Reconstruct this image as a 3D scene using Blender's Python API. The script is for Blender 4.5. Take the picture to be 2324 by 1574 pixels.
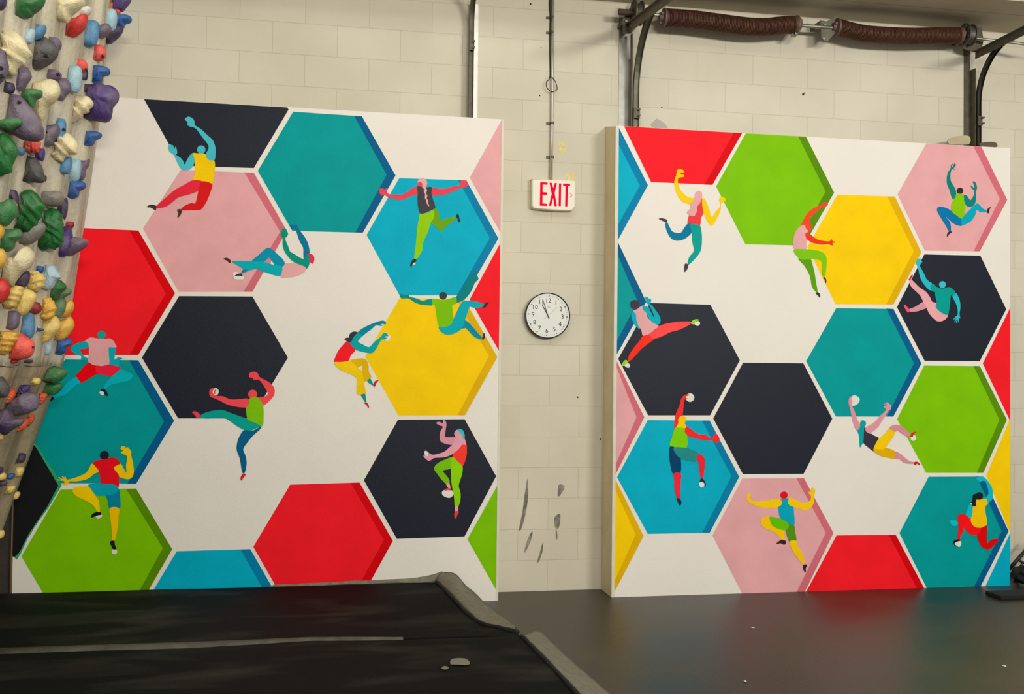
import bpy, bmesh, math, random
from mathutils import Vector, Matrix, noise
random.seed(7)
for o in list(bpy.data.objects): bpy.data.objects.remove(o)
SC = bpy.context.scene; COL = SC.collection
W, H = 2324, 1574
# ---------------------------------------------------------------- camera
YAW, PITCH, ROLL, FPX = 0.1810, 0.0226, 0.0116, 2300.0
CAM = Vector((-1.1033, -6.3359, 1.4557))
FW = Vector((math.sin(YAW)*math.cos(PITCH), math.cos(YAW)*math.cos(PITCH), math.sin(PITCH)))
R0 = Vector((math.cos(YAW), -math.sin(YAW), 0)); U0 = R0.cross(FW)
RT = R0*math.cos(ROLL) + U0*math.sin(ROLL); UP = RT.cross(FW)
cam = bpy.data.cameras.new('camera'); co = bpy.data.objects.new('camera', cam); COL.objects.link(co)
m = Matrix((RT, UP, -FW)).transposed().to_4x4(); m.translation = CAM
co.matrix_world = m
cam.sensor_fit = 'HORIZONTAL'; cam.sensor_width = 36; cam.lens = 36*FPX/W; cam.clip_start = .05
SC.camera = co
# ---------------------------------------------------------------- world, lamps, exposure
SC.view_settings.view_transform = 'Standard'; SC.view_settings.look = 'None'
SC.view_settings.gamma = 1; SC.view_settings.exposure = -0.04
wd = bpy.data.worlds.new('world'); SC.world = wd; wd.use_nodes = True
wd.node_tree.nodes['Background'].inputs[0].default_value = (1.0, .985, .96, 1)
wd.node_tree.nodes['Background'].inputs[1].default_value = 0.52
LAMPS = [(4.4, -10.5, 3.9, 2.4, .6, 600, 'added white fill lamp far behind the camera, at the right'), (.6, -2.9, 5.3, 2.4, .5, 8, 'white ceiling lamp straight above the gap between the boards'), (.4, -10.8, 3.9, 2.4, .6, 400, 'added white fill lamp far behind the camera, near the middle'), (-.6, -3.0, 5.0, 2.0, .5, 24, 'white ceiling lamp beside the climbing wall')]
# ---------------------------------------------------------------- helpers
def ray(px, py): return (FW*FPX + RT*(px-W/2) - UP*(py-H/2)).normalized()
def atY(px, py, Y=0.0):
    d = ray(px, py); return CAM + d*((Y-CAM.y)/d.y)
def atZ(px, py, Z=0.0):
    d = ray(px, py); return CAM + d*((Z-CAM.z)/d.z)
def lin(c):
    return tuple((v/255/12.92 if v/255 <= .04045 else ((v/255+.055)/1.055)**2.4) for v in c) + (1,)
MC = {}
def mat(name, rgb, rough=.6, metal=0, var=.06, scale=8, bump=0.0, bscale=60, spec=.5, emit=None, streak=None, coat=0):
    key = (name, rgb)
    if key in MC: return MC[key]
    M = bpy.data.materials.new(name); M.use_nodes = True; N = M.node_tree.nodes; L = M.node_tree.links
    b = N['Principled BSDF']; b.inputs['Roughness'].default_value = rough; b.inputs['Metallic'].default_value = metal
    b.inputs['Specular IOR Level'].default_value = spec
    if coat: b.inputs['Coat Weight'].default_value = coat; b.inputs['Coat Roughness'].default_value = .3
    c = lin(rgb)
    tc = N.new('ShaderNodeTexCoord'); nz = N.new('ShaderNodeTexNoise'); nz.inputs['Scale'].default_value = scale
    nz.inputs['Detail'].default_value = 5
    mp = N.new('ShaderNodeMapping'); L.new(tc.outputs['Object'], mp.inputs[0]); L.new(mp.outputs[0], nz.inputs['Vector'])
    if streak: mp.inputs['Scale'].default_value = streak
    rp = N.new('ShaderNodeValToRGB'); rp.color_ramp.elements[0].position = .3; rp.color_ramp.elements[1].position = .7
    rp.color_ramp.elements[0].color = tuple(max(0, v*(1-var)) for v in c[:3])+(1,)
    rp.color_ramp.elements[1].color = tuple(min(1, v*(1+var)) for v in c[:3])+(1,)
    L.new(nz.outputs[0], rp.inputs[0]); L.new(rp.outputs[0], b.inputs['Base Color'])
    if bump:
        n2 = N.new('ShaderNodeTexNoise'); n2.inputs['Scale'].default_value = bscale; n2.inputs['Detail'].default_value = 4
        L.new(tc.outputs['Object'], n2.inputs['Vector'])
        bp = N.new('ShaderNodeBump'); bp.inputs['Strength'].default_value = bump; bp.inputs['Distance'].default_value = .01
        L.new(n2.outputs[0], bp.inputs['Height']); L.new(bp.outputs[0], b.inputs['Normal'])
    if emit:
        b.inputs['Emission Color'].default_value = lin(emit[0]); b.inputs['Emission Strength'].default_value = emit[1]
    MC[key] = M; return M
def link(name, me, parent=None, mats=()):
    o = bpy.data.objects.new(name, me); COL.objects.link(o)
    for q in mats: me.materials.append(q)
    if parent: o.parent = parent
    return o
def tag(o, label=None, cat=None, group=None, kind=None):
    if label: o['label'] = label
    if cat: o['category'] = cat
    if group: o['group'] = group
    if kind: o['kind'] = kind
    return o
def empty(name, loc=(0, 0, 0)):
    o = bpy.data.objects.new(name, None); COL.objects.link(o); o.location = loc; o.empty_display_size = .1; return o
def bm_obj(name, bm, m_, parent=None, smooth=False, at=None):
    bmesh.ops.recalc_face_normals(bm, faces=bm.faces)
    me = bpy.data.meshes.new(name)
    if at is not None: bmesh.ops.translate(bm, verts=bm.verts, vec=-Vector(at))
    bm.to_mesh(me); bm.free()
    if smooth:
        for p in me.polygons: p.use_smooth = True
    o = link(name, me, parent, [m_] if not isinstance(m_, (list, tuple)) else m_)
    if at is not None and parent is None: o.location = at
    return o
def add_box(bm, a, b, bev=0):
    a, b = Vector(a), Vector(b)
    r = bmesh.ops.create_cube(bm, size=1); vs = r['verts']
    for v in vs: v.co = Vector([(a[i]+b[i])/2 + v.co[i]*abs(b[i]-a[i]) for i in range(3)])
    if bev:
        es = list({e for v in vs for e in v.link_edges}); bmesh.ops.bevel(bm, geom=es, offset=bev, segments=2, affect='EDGES', profile=.6)
def add_prism(bm, front, vec):
    "front: list of 3d points of a face; vec: extrusion"
    vec = Vector(vec)
    f = [bm.verts.new(p) for p in front]; k = [bm.verts.new(Vector(p)+vec) for p in front]; n = len(f)
    bm.faces.new(f); bm.faces.new(k[::-1])
    for i in range(n): bm.faces.new((f[i], k[i], k[(i+1) % n], f[(i+1) % n]))
def add_tube(bm, pts, r, seg=10, cap=True):
    pts = [Vector(p) for p in pts]; rings = []; n = len(pts); prev = None
    for i, p in enumerate(pts):
        t = (pts[min(i+1, n-1)]-pts[max(i-1, 0)]).normalized()
        if prev is None:
            a = t.cross(Vector((0, 0, 1)));
            if a.length < .1: a = t.cross(Vector((1, 0, 0)))
        else: a = prev - t*prev.dot(t)
        a.normalize(); prev = a; b = t.cross(a)
        rr = r[i] if isinstance(r, (list, tuple)) else r
        rings.append([bm.verts.new(p+(a*math.cos(k*2*math.pi/seg)+b*math.sin(k*2*math.pi/seg))*rr) for k in range(seg)])
    for i in range(n-1):
        for k in range(seg): bm.faces.new((rings[i][k], rings[i][(k+1) % seg], rings[i+1][(k+1) % seg], rings[i+1][k]))
    if cap: bm.faces.new(rings[0][::-1]); bm.faces.new(rings[-1])
def add_bar(bm, pts, w, d, side=None):
    "rectangular section swept along pts; w along side vector, d across"
    pts = [Vector(p) for p in pts]; n = len(pts); rings = []
    for i, p in enumerate(pts):
        t = (pts[min(i+1, n-1)]-pts[max(i-1, 0)]).normalized()
        a = Vector(side or (1, 0, 0)); a = (a-t*a.dot(t)).normalized(); b = t.cross(a)
        rings.append([bm.verts.new(p+a*sx*w/2+b*sy*d/2) for sx, sy in ((-1, -1), (1, -1), (1, 1), (-1, 1))])
    for i in range(n-1):
        for k in range(4): bm.faces.new((rings[i][k], rings[i][(k+1) % 4], rings[i+1][(k+1) % 4], rings[i+1][k]))
    bm.faces.new(rings[0][::-1]); bm.faces.new(rings[-1])
def crom(pts, sub=4, closed=True):
    n = len(pts); out = []
    for i in range(n if closed else n-1):
        g = lambda j: pts[j % n] if closed else pts[max(0, min(n-1, j))]
        p0, p1, p2, p3 = g(i-1), g(i), g(i+1), g(i+2)
        for k in range(sub):
            t = k/sub
            out.append(tuple(.5*((2*p1[a])+(-p0[a]+p2[a])*t+(2*p0[a]-5*p1[a]+4*p2[a]-p3[a])*t*t+(-p0[a]+3*p1[a]-3*p2[a]+p3[a])*t**3) for a in range(len(p1))))
    if not closed: out.append(tuple(pts[-1]))
    return out
# ---------------------------------------------------------------- gym ceiling lamps, plus fill lamps added behind the camera (all out of frame)
mlamp = mat('lamp_housing', (210, 210, 205), .4)
for i, (x, y, z, sx, sy, pw, lab) in enumerate(LAMPS):
    t = tag(empty('ceiling_or_fill_lamp', (x, y, z)), lab, 'lamp', 'ceiling lamps above the gym floor')
    bm = bmesh.new(); add_box(bm, (-sx/2-.04, -sy/2-.04, .02), (sx/2+.04, sy/2+.04, .09), .01); bm_obj('housing', bm, mlamp, t)
    bm = bmesh.new(); add_box(bm, (-sx/2, -sy/2, .006), (sx/2, sy/2, .02)); bm_obj('diffuser', bm, mat('lamp_diffuser', (255, 250, 235), .5, emit=((255, 248, 230), 3)), t)
    ld = bpy.data.lights.new('lamp_light', 'AREA'); ld.shape = 'RECTANGLE'; ld.size = sx; ld.size_y = sy; ld.energy = pw; ld.color = (1, .98, .94)
    lo = bpy.data.objects.new('lamp_light', ld); COL.objects.link(lo); lo.location = (0, 0, 0); lo.parent = t
    lo.rotation_euler = (Vector((x*.6+.2, .2, 1.2))-Vector((x, y, z))).to_track_quat('-Z', 'Y').to_euler()
# ---------------------------------------------------------------- room shell
DW = .2431            # face of the block wall
HT = 3.051            # height of the mural boards
def wall_mat():
    M = bpy.data.materials.new('painted_block'); M.use_nodes = True; N = M.node_tree.nodes; L = M.node_tree.links
    b = N['Principled BSDF']; b.inputs['Roughness'].default_value = .65; b.inputs['Specular IOR Level'].default_value = .3
    g = N.new('ShaderNodeNewGeometry'); sp = N.new('ShaderNodeSeparateXYZ'); L.new(g.outputs['Position'], sp.inputs[0])
    ad = N.new('ShaderNodeMath'); ad.operation = 'ADD'; ad.inputs[1].default_value = 2.2837+.4064*40; L.new(sp.outputs['X'], ad.inputs[0])
    cb = N.new('ShaderNodeCombineXYZ'); L.new(ad.outputs[0], cb.inputs[0]); L.new(sp.outputs['Z'], cb.inputs[1])
    wob = N.new('ShaderNodeTexNoise'); wob.inputs['Scale'].default_value = 6; L.new(g.outputs['Position'], wob.inputs['Vector'])
    vm = N.new('ShaderNodeVectorMath'); vm.operation = 'MULTIPLY_ADD'; L.new(wob.outputs['Color'], vm.inputs[0])
    vm.inputs[1].default_value = (.004, .004, 0); L.new(cb.outputs[0], vm.inputs[2])
    br = N.new('ShaderNodeTexBrick'); L.new(vm.outputs[0], br.inputs['Vector'])
    br.inputs['Scale'].default_value = 1; br.inputs['Brick Width'].default_value = .4064; br.inputs['Row Height'].default_value = .2032
    br.inputs['Mortar Size'].default_value = .0028; br.inputs['Mortar Smooth'].default_value = .6; br.offset = .5; br.offset_frequency = 2
    br.inputs['Color1'].default_value = lin((214, 207, 185)); br.inputs['Color2'].default_value = lin((210, 203, 181)); br.inputs['Mortar'].default_value = lin((202, 194, 171))
    n = N.new('ShaderNodeTexNoise'); n.inputs['Scale'].default_value = 1.6; n.inputs['Detail'].default_value = 8; L.new(g.outputs['Position'], n.inputs['Vector'])
    rp = N.new('ShaderNodeValToRGB'); rp.color_ramp.elements[0].position = .35; rp.color_ramp.elements[1].position = .65
    rp.color_ramp.elements[0].color = (.9, .89, .86, 1); rp.color_ramp.elements[1].color = (1.0, 1.0, 1.0, 1); L.new(n.outputs[0], rp.inputs[0])
    mx = N.new('ShaderNodeMix'); mx.data_type = 'RGBA'; mx.blend_type = 'MULTIPLY'; mx.inputs[0].default_value = 1
    L.new(br.outputs['Color'], mx.inputs[6]); L.new(rp.outputs[0], mx.inputs[7]); L.new(mx.outputs[2], b.inputs['Base Color'])
    n3 = N.new('ShaderNodeTexNoise'); n3.inputs['Scale'].default_value = 120; n3.inputs['Detail'].default_value = 3; L.new(g.outputs['Position'], n3.inputs['Vector'])
    b1 = N.new('ShaderNodeBump'); b1.inputs['Strength'].default_value = .25; b1.inputs['Distance'].default_value = .004; L.new(n3.outputs[0], b1.inputs['Height'])
    b2 = N.new('ShaderNodeBump'); b2.invert = True; b2.inputs['Strength'].default_value = .5; b2.inputs['Distance'].default_value = .003
    L.new(br.outputs['Fac'], b2.inputs['Height']); L.new(b1.outputs[0], b2.inputs['Normal']); L.new(b2.outputs[0], b.inputs['Normal'])
    return M
bm = bmesh.new(); add_box(bm, (-6, DW, -.0), (7, DW+.2, 5.6)); wall = tag(bm_obj('wall_back', bm, wall_mat()), kind='structure')
def floor_mat():
    M = bpy.data.materials.new('rubber_floor'); M.use_nodes = True; N = M.node_tree.nodes; L = M.node_tree.links
    b = N['Principled BSDF']; b.inputs['Specular IOR Level'].default_value = .5
    g = N.new('ShaderNodeNewGeometry'); n = N.new('ShaderNodeTexNoise'); n.inputs['Scale'].default_value = 1.7; n.inputs['Detail'].default_value = 7
    L.new(g.outputs['Position'], n.inputs['Vector'])
    rp = N.new('ShaderNodeValToRGB'); rp.color_ramp.elements[0].position = .35; rp.color_ramp.elements[1].position = .72
    rp.color_ramp.elements[0].color = lin((40, 34, 26)); rp.color_ramp.elements[1].color = lin((66, 57, 43)); L.new(n.outputs[0], rp.inputs[0]); L.new(rp.outputs[0], b.inputs['Base Color'])
    r2 = N.new('ShaderNodeMapRange'); r2.inputs[3].default_value = .3; r2.inputs[4].default_value = .5; L.new(n.outputs[0], r2.inputs[0]); L.new(r2.outputs[0], b.inputs['Roughness'])
    n3 = N.new('ShaderNodeTexNoise'); n3.inputs['Scale'].default_value = 90; n3.inputs['Detail'].default_value = 5; L.new(g.outputs['Position'], n3.inputs['Vector'])
    b1 = N.new('ShaderNodeBump'); b1.inputs['Strength'].default_value = .35; b1.inputs['Distance'].default_value = .004; L.new(n3.outputs[0], b1.inputs['Height']); L.new(b1.outputs[0], b.inputs['Normal'])
    return M
bm = bmesh.new(); add_box(bm, (-6, -13, -.1), (7, DW+.2, 0)); tag(bm_obj('floor', bm, floor_mat()), kind='structure')
# boxed ledge along the top of the wall; its underside shows at the upper right
bm = bmesh.new(); add_box(bm, (-6, -.34, 3.955), (7, -.103, 3.955+.5)); add_box(bm, (-6, -.097, 3.955), (7, DW-.001, 3.955+.5)); add_box(bm, (-6, -.14, 3.955+.012), (7, -.06, 3.955+.4)); tag(bm_obj('trim_1', bm, mat('beam_paint', (182, 172, 148), .7, var=.08, scale=3)), kind='structure')
# plaster patches, anchor holes and black scuffs on the blocks
def wall_patch(name, poly, m_, Y=DW-.0012, sub=4, par=wall):
    pts = [atY(x, y, Y) for x, y in (crom(poly, sub) if sub > 1 else poly)]
    bm = bmesh.new(); add_prism(bm, pts, (0, .0012, 0)); return bm_obj(name, bm, m_, par)
mpl = mat('filler_paste', (214, 200, 140), .8, var=.12, scale=60)
wall_patch('plaster_patch', [(1266, 326), (1275, 322), (1284, 330), (1284, 342), (1277, 350), (1269, 343)], mpl)
wall_patch('plaster_patch', [(1284, 398), (1290, 391), (1303, 391), (1308, 399), (1303, 409), (1291, 410)], mpl)
mhole = mat('anchor_hole', (40, 35, 30), .9)
for x, y, r in ((1204, 9, 2.2), (1228, 108, 1.3), (1502, 244, 1.6), (1823, 214, 2.6), (1826, 211, 1.4), (1311, 901, 2), (1225, 217, 1.5), (1363, 996, 1.6)):
    wall_patch('anchor_hole', [(x+r*math.cos(a*.785), y+r*math.sin(a*.785)) for a in range(8)], mhole, sub=1)
def scuff_mat():
    M = bpy.data.materials.new('rubber_scuff'); M.use_nodes = True; N = M.node_tree.nodes; L = M.node_tree.links
    b = N['Principled BSDF']; b.inputs['Base Color'].default_value = lin((95, 92, 82)); b.inputs['Roughness'].default_value = .8
    g = N.new('ShaderNodeNewGeometry'); n = N.new('ShaderNodeTexNoise'); n.inputs['Scale'].default_value = 18; n.inputs['Detail'].default_value = 4
    L.new(g.outputs['Position'], n.inputs['Vector']); r = N.new('ShaderNodeMapRange'); r.inputs[1].default_value = .25; r.inputs[2].default_value = .7; r.inputs[3].default_value = 0; r.inputs[4].default_value = .38
    L.new(n.outputs[0], r.inputs[0]); L.new(r.outputs[0], b.inputs['Alpha']); return M
ms = scuff_mat()
for p in ([(1197, 1085), (1199, 1120), (1194, 1160), (1184, 1198), (1178, 1200), (1186, 1160), (1191, 1120)],
          [(1269, 1165), (1272, 1172), (1268, 1197), (1260, 1196), (1258, 1175)], [(1264, 1203), (1265, 1222), (1262, 1222), (1261, 1203)],
          [(1208, 1205), (1206, 1222), (1194, 1250), (1190, 1250), (1198, 1222)], [(1233, 1228), (1231, 1252), (1224, 1272), (1219, 1275), (1226, 1250)],
          [(1268, 1100), (1282, 1104), (1272, 1122), (1266, 1126)]):
    wall_patch('scuff_mark', p, ms)
# ---------------------------------------------------------------- mural boards
PAINT = dict(dark=(14, 20, 36), teal=(0, 152, 150), tealS=(0, 92, 138), cyan=(0, 172, 196), cyanS=(0, 126, 168), pink=(228, 166, 166), pinkS=(210, 108, 118),
             red=(246, 28, 38), redS=(216, 0, 12), green=(124, 192, 0), greenS=(88, 140, 0), yellow=(250, 204, 0), yellowS=(226, 176, 0), white=(232, 225, 211),
             ball=(228, 224, 212), black=(12, 12, 16), brown=(60, 38, 32), lime=(150, 215, 40), rough=(46, 165, 100))
def paint(c):
    rgb = PAINT[c] if isinstance(c, str) else c
    return mat('paint_%d_%d_%d' % rgb, rgb, .5, var=.06, scale=5, bump=.12, bscale=150, spec=(.22 if max(rgb) < 70 else .06))
mwhite = mat('paint_board_white', PAINT['white'], .55, var=.025, scale=2, bump=.12, bscale=120, spec=.2)
mtrim = mat('edge_strip', (214, 208, 188), .6); mply = mat('side_panel_paint', (226, 212, 176), .7, var=.08, scale=4, bump=.3, bscale=90)
XL0 = atY(28, 1300).x; XL1 = -.0281; XR0 = .7464; XR1 = 3.5941
LIM = None
def flat_mesh(name, polys, y0, parent, step=.0003, label=None):
    "polys: list of (colour, [px points], smooth?) painted one over another on the board face"
    mats = []; bm = bmesh.new()
    for i, (c, pts, sm) in enumerate(polys):
        M = paint(c)
        if M not in mats: mats.append(M)
        k = mats.index(M); yy = y0 - i*step
        if sm: pts = crom(pts, 3)
        P = []
        for x, y in pts:
            v = atY(x, y, 0.0); v.x = min(max(v.x, LIM[0]), LIM[1]); v.z = min(max(v.z, .0), HT-.001); v.y = yy
            if not P or (P[-1]-v).length > 1e-5: P.append(v)
        if (P[0]-P[-1]).length < 1e-5: P.pop()
        f0 = bm.faces.new([bm.verts.new(p) for p in P]); f0.normal_update()
        if f0.normal.y > 0: f0.normal_flip()
        f0.material_index = k
        r = bmesh.ops.triangulate(bm, faces=[f0], ngon_method='EAR_CLIP')
        for f in r['faces']: f.material_index = k
    me = bpy.data.meshes.new(name); bm.to_mesh(me); bm.free()
    o = link(name, me, parent, mats)
    if label: o['label'] = label
    return o
def board(x0, x1, label, strip_left, strip_right):
    t = tag(empty('mural_board', ((x0+x1)/2, 0, 0)), label, 'mural', 'painted hexagon mural boards')
    loc = t.location
    def part(name, bm, m_, lab=None):
        o = bm_obj(name, bm, m_); o.parent = t; o.matrix_parent_inverse = Matrix.Translation(-loc)
        if lab: o['label'] = lab
        return o
    bm = bmesh.new(); add_box(bm, (x0, 0, 0), (x1, .018, HT)); part('panel', bm, mwhite)
    for xa, xb in (strip_left, strip_right):
        if xb > xa:
            bm = bmesh.new(); add_box(bm, (xa, -.002, 0), (xb, .02, HT)); part('edge_strip', bm, mtrim)
    return t, part
tL, partL = board(XL0, XL1, 'white mural board with painted hexagons and climbers, left of the wall clock', (0, 0), (XL1, XL1+.014))
tR, partR = board(XR0, XR1, 'white mural board with painted hexagons and climbers, right of the exit sign', (XR0-.021, XR0), (0, 0))
def side(x, part, zb):
    bm = bmesh.new(); add_prism(bm, [(x, .02, 0), (x, DW-.002, 0), (x, DW-.002, zb), (x, .02, HT)], (.018, 0, 0)); part('side_panel', bm, mply, 'tan painted side panel')
zb = atY(1371, 287, DW).z
side(XR0-.021, partR, zb); side(XR1-.018, partR, zb-.05); side(XL1-.004, partL, HT-.02)
def zz(ox, oy, s, pts): return [(ox+x/s, oy+y/s) for x, y in pts]
LA = lambda *p: zz(140, 210, 4.15, p); LB = lambda *p: zz(560, 240, 3.873, p); LC = lambda *p: zz(60, 560, 3.631, p); LD = lambda *p: zz(700, 560, 3.661, p)
LE = lambda *p: zz(20, 930, 3.66, p); LF = lambda *p: zz(560, 930, 3.498, p)
RA = lambda *p: zz(1380, 270, 4.254, p); RB = lambda *p: zz(1820, 290, 4.498, p); RC = lambda *p: zz(1380, 620, 4.254, p); RD = lambda *p: zz(1800, 560, 3.66, p)
RE = lambda *p: zz(1380, 930, 3.578, p); RF = lambda *p: zz(1800, 900, 3.349, p)
LIM = (XL0, XL1)
HL = [
 ('charcoal hexagon cut by the top edge', 'dark', LA((775, 60), (2125, 140), (2137, 160), (1810, 710), (1122, 688)), None, None),
 ('pink hexagon with a darker right rim', 'pink', LA((1120, 728), (1810, 755), (2120, 1300))+LC((1862, 370), (1255, 370))+LA((765, 1280)), 'pinkS', LA((1720, 750), (1810, 755), (2120, 1300))+LC((1862, 370), (1788, 368))+LA((2058, 1310))),
 ('teal hexagon with a blue right rim', 'teal', LB((408, 52), (1012, 92), (1308, 612), (1020, 1115), (400, 1098), (97, 572)), 'tealS', LB((945, 90), (1012, 92), (1308, 612), (1020, 1115), (955, 1112), (1230, 605))),
 ('cyan hexagon with a blue right rim', 'cyan', LB((1340, 635), (1930, 655), (2212, 1165))+[(1056, 670)]+LD((757, 402))+LB((1053, 1135)), 'cyanS', LB((1860, 655), (1930, 655), (2212, 1165))+[(1056, 670), (1037, 669.5)]+LB((2137, 1160))),
 ('pink wedge cut by the right edge', 'pink', [(1140, 272), (1066, 403), (1137, 527), (1145, 400)], None, None),
 ('red wedge cut by the right edge', 'red', [(1140, 552), (1066, 679), (1132, 795), (1145, 680)], None, None),
 ('yellow hexagon with an ochre right rim', 'yellow', LD((758, 426))+[(1054, 679)]+LD((1570, 915), (1300, 1398), (748, 1400), (472, 910)), 'yellowS', [(1036, 679), (1054, 679)]+LD((1570, 915), (1300, 1398), (1238, 1398), (1500, 905))),
 ('red hexagon half behind the climbing wall', 'red', LA((200, 1275), (722, 1298))+LC((1225, 382), (922, 890), (310, 890))+[(62, 660)], 'redS', LA((635, 1295), (722, 1298))+LC((1225, 382), (922, 890), (848, 888), (1150, 385))),
 ('charcoal hexagon at mid height', 'dark', LC((1258, 405), (1862, 408), (2155, 912), (1852, 1412), (1250, 1412), (952, 912)), None, None),
 ('teal hexagon at the lower left with a blue rim', 'teal', [(148, 815), (314, 817), (395, 954), (309, 1097), (136, 1096), (50, 960)], 'tealS', LC((845, 932), (920, 935), (1217, 1432))+LE((1058, 612), (985, 612), (1290, 95))),
 ('black half hexagon with a rough green border', 'black', LE((20, 290), (215, 290), (425, 628), (60, 1226), (30, 1215)), 'rough', LE((208, 272), (232, 280), (300, 400), (372, 500), (440, 625), (330, 810), (250, 920), (170, 1040), (100, 1190), (66, 1242), (46, 1222), (90, 1180), (165, 1030), (240, 918), (320, 800), (412, 628), (345, 510), (285, 410))),
 ('green hexagon with a dark green rim', 'green', LE((430, 660), (1058, 652), (1357, 1155), (1075, 1645), (365, 1655), (105, 1215)), 'greenS', LE((975, 655), (1058, 652), (1357, 1155), (1075, 1645), (1005, 1645), (1280, 1145))),
 ('cyan half hexagon at the bottom edge', 'cyan', LE((1395, 1172))+LF((28, 1103), (288, 1556))+LE((1101, 1661)), 'cyanS', LE((1925, 1157))+LF((28, 1103), (288, 1556))+[(619, 1375)]),
 ('red hexagon near the floor', 'red', LF((345, 592), (895, 575), (1160, 1038), (880, 1545), (318, 1550), (52, 1085)), 'redS', LF((825, 578), (895, 575), (1160, 1038), (880, 1545), (805, 1545), (1090, 1030))),
 ('navy hexagon at the lower right', 'dark', LF((1200, 78), (1730, 73), (1980, 525), (1728, 1003), (1192, 1022), (930, 557)), None, None),
 ('green wedge cut by the right edge', 'green', LF((1995, 600), (1752, 1025), (1985, 1425)), None, None)]
HR = [
 ('cyan wedge at the top left corner', 'cyan', RA((80, 50), (105, 85), (385, 638), (70, 1170)), 'cyanS', RA((80, 50), (105, 85), (385, 638), (70, 1170), (75, 1020), (308, 640), (80, 245))),
 ('red half hexagon at the top edge', 'red', RA((155, 70), (1295, 125), (1290, 135), (1008, 635), (415, 608)), 'redS', RA((1215, 125), (1295, 128), (1008, 635), (930, 632))),
 ('green hexagon cut by the top edge', 'green', RA((1330, 125), (1910, 155), (1910, 170), (2182, 710))+[(1824, 557)]+RA((1325, 1207), (1043, 650)), 'greenS', RA((1835, 150), (1910, 158), (2182, 710))+[(1824, 557), (1805, 556)]+RA((2100, 700))),
 ('pink hexagon at the top right with a rose rim', 'pink', RB((1270, 135), (1830, 165), (2095, 735), (1815, 1260), (1255, 1252), (975, 678)), 'pinkS', RB((1750, 165), (1830, 170), (2095, 735), (1815, 1260), (1752, 1258), (2020, 725))),
 ('yellow hexagon with an ochre right rim', 'yellow', RB((362, 683), (948, 700), (1218, 1270))+RD((832, 478), (352, 475))+RB((55, 1215)), 'yellowS', RB((870, 698), (948, 700), (1218, 1270))+RD((832, 478), (772, 478), (1003, 35))),
 ('teal wedge at the left edge', 'teal', [(1396, 548)]+RC((368, 276), (60, 782)), 'tealS', [(1396, 548)]+RC((368, 276), (60, 782), (62, 650), (287, 272))+[(1396, 578)]),
 ('charcoal hexagon under the kicking climber', 'dark', RC((402, 285), (988, 303), (1272, 838), (985, 1370), (388, 1370), (97, 825)), None, None),
 ('navy hexagon in the middle of the board', 'dark', RC((1303, 863), (1885, 868), (2165, 1402))+RE((1587, 518), (1095, 520))+RC((1015, 1400)), None, None),
 ('teal hexagon with a blue right rim', 'teal', RD((358, 508), (833, 515), (1065, 968), (832, 1408), (355, 1408), (108, 948)), 'tealS', RD((775, 512), (833, 515), (1065, 968), (832, 1408), (780, 1408), (1003, 965))),
 ('navy hexagon at the right', 'dark', RD((1090, 62), (1555, 73), (1770, 517), (1550, 948), (1092, 945), (862, 500)), None, None),
 ('red wedge at the right edge', 'red', RD((1820, 505), (1575, 968), (1820, 1445)), None, None),
 ('green hexagon at the right with a dark rim', 'green', RD((1088, 985), (1550, 990), (1775, 1435))+RF((1445, 577), (1012, 577), (790, 170)), 'greenS', RD((1498, 988), (1550, 990), (1775, 1435))+RF((1445, 577), (1395, 577), (1568, 175))),
 ('pink wedge at the left edge', 'pink', RC((50, 845), (350, 1388))+RE((40, 522)), 'pinkS', RC((50, 845), (350, 1388))+RE((40, 522), (40, 440))+RC((275, 1388), (50, 905))),
 ('cyan hexagon with a blue right rim', 'cyan', RE((322, 82), (825, 85), (1065, 542), (825, 995), (322, 1005), (73, 545)), 'cyanS', RE((762, 85), (825, 85), (1065, 542), (825, 995), (765, 992), (1003, 535))),
 ('pink hexagon at the bottom', 'pink', RE((1090, 555), (1590, 553), (1830, 997), (1600, 1475), (1590, 1478), (1088, 1500), (848, 1018)), 'pinkS', RE((1530, 553), (1590, 553), (1830, 997), (1598, 1485), (1533, 1485), (1768, 995))),
 ('yellow wedge at the left edge', 'yellow', RE((40, 565), (288, 1022), (40, 1475)), 'yellowS', RE((40, 565), (288, 1022), (40, 1475), (40, 1385), (225, 1010), (40, 650))),
 ('red half hexagon at the bottom edge', 'red', RF((330, 1052), (780, 1048), (995, 1475), (100, 1500)), 'redS', RF((728, 1050), (780, 1048), (995, 1475), (940, 1475))),
 ('teal hexagon at the lower right with a blue rim', 'teal', RF((1030, 607), (1445, 605), (1637, 1020), (1425, 1460), (1015, 1462), (808, 1035)), 'tealS', RF((1395, 605), (1445, 605), (1637, 1020), (1425, 1460), (1376, 1460), (1585, 1020))),
 ('yellow wedge at the right edge', 'yellow', RF((1670, 165), (1468, 600), (1670, 1030)), None, None),
 ('cyan wedge at the bottom right corner', 'cyan', RF((1670, 1035), (1670, 1450), (1462, 1455)), None, None)]
def reparent(o, t): o.parent = t; o.matrix_parent_inverse = Matrix.Translation(-t.location)
for T, HH, lim in ((tL, HL, (XL0, XL1)), (tR, HR, (XR0, XR1))):
    LIM = lim
    for lab, c, P, c2, P2 in HH:
        polys = [(c, P, False)]+([(c2, P2, False)] if c2 else [])
        reparent(flat_mesh('painted_hexagon', polys, -.0006, None, .0005, lab), T)
def circ(cx, cy, rx, ry=None, n=10): ry = ry or rx; return [(cx+rx*math.cos(k*2*math.pi/n), cy+ry*math.sin(k*2*math.pi/n)) for k in range(n)]
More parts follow.
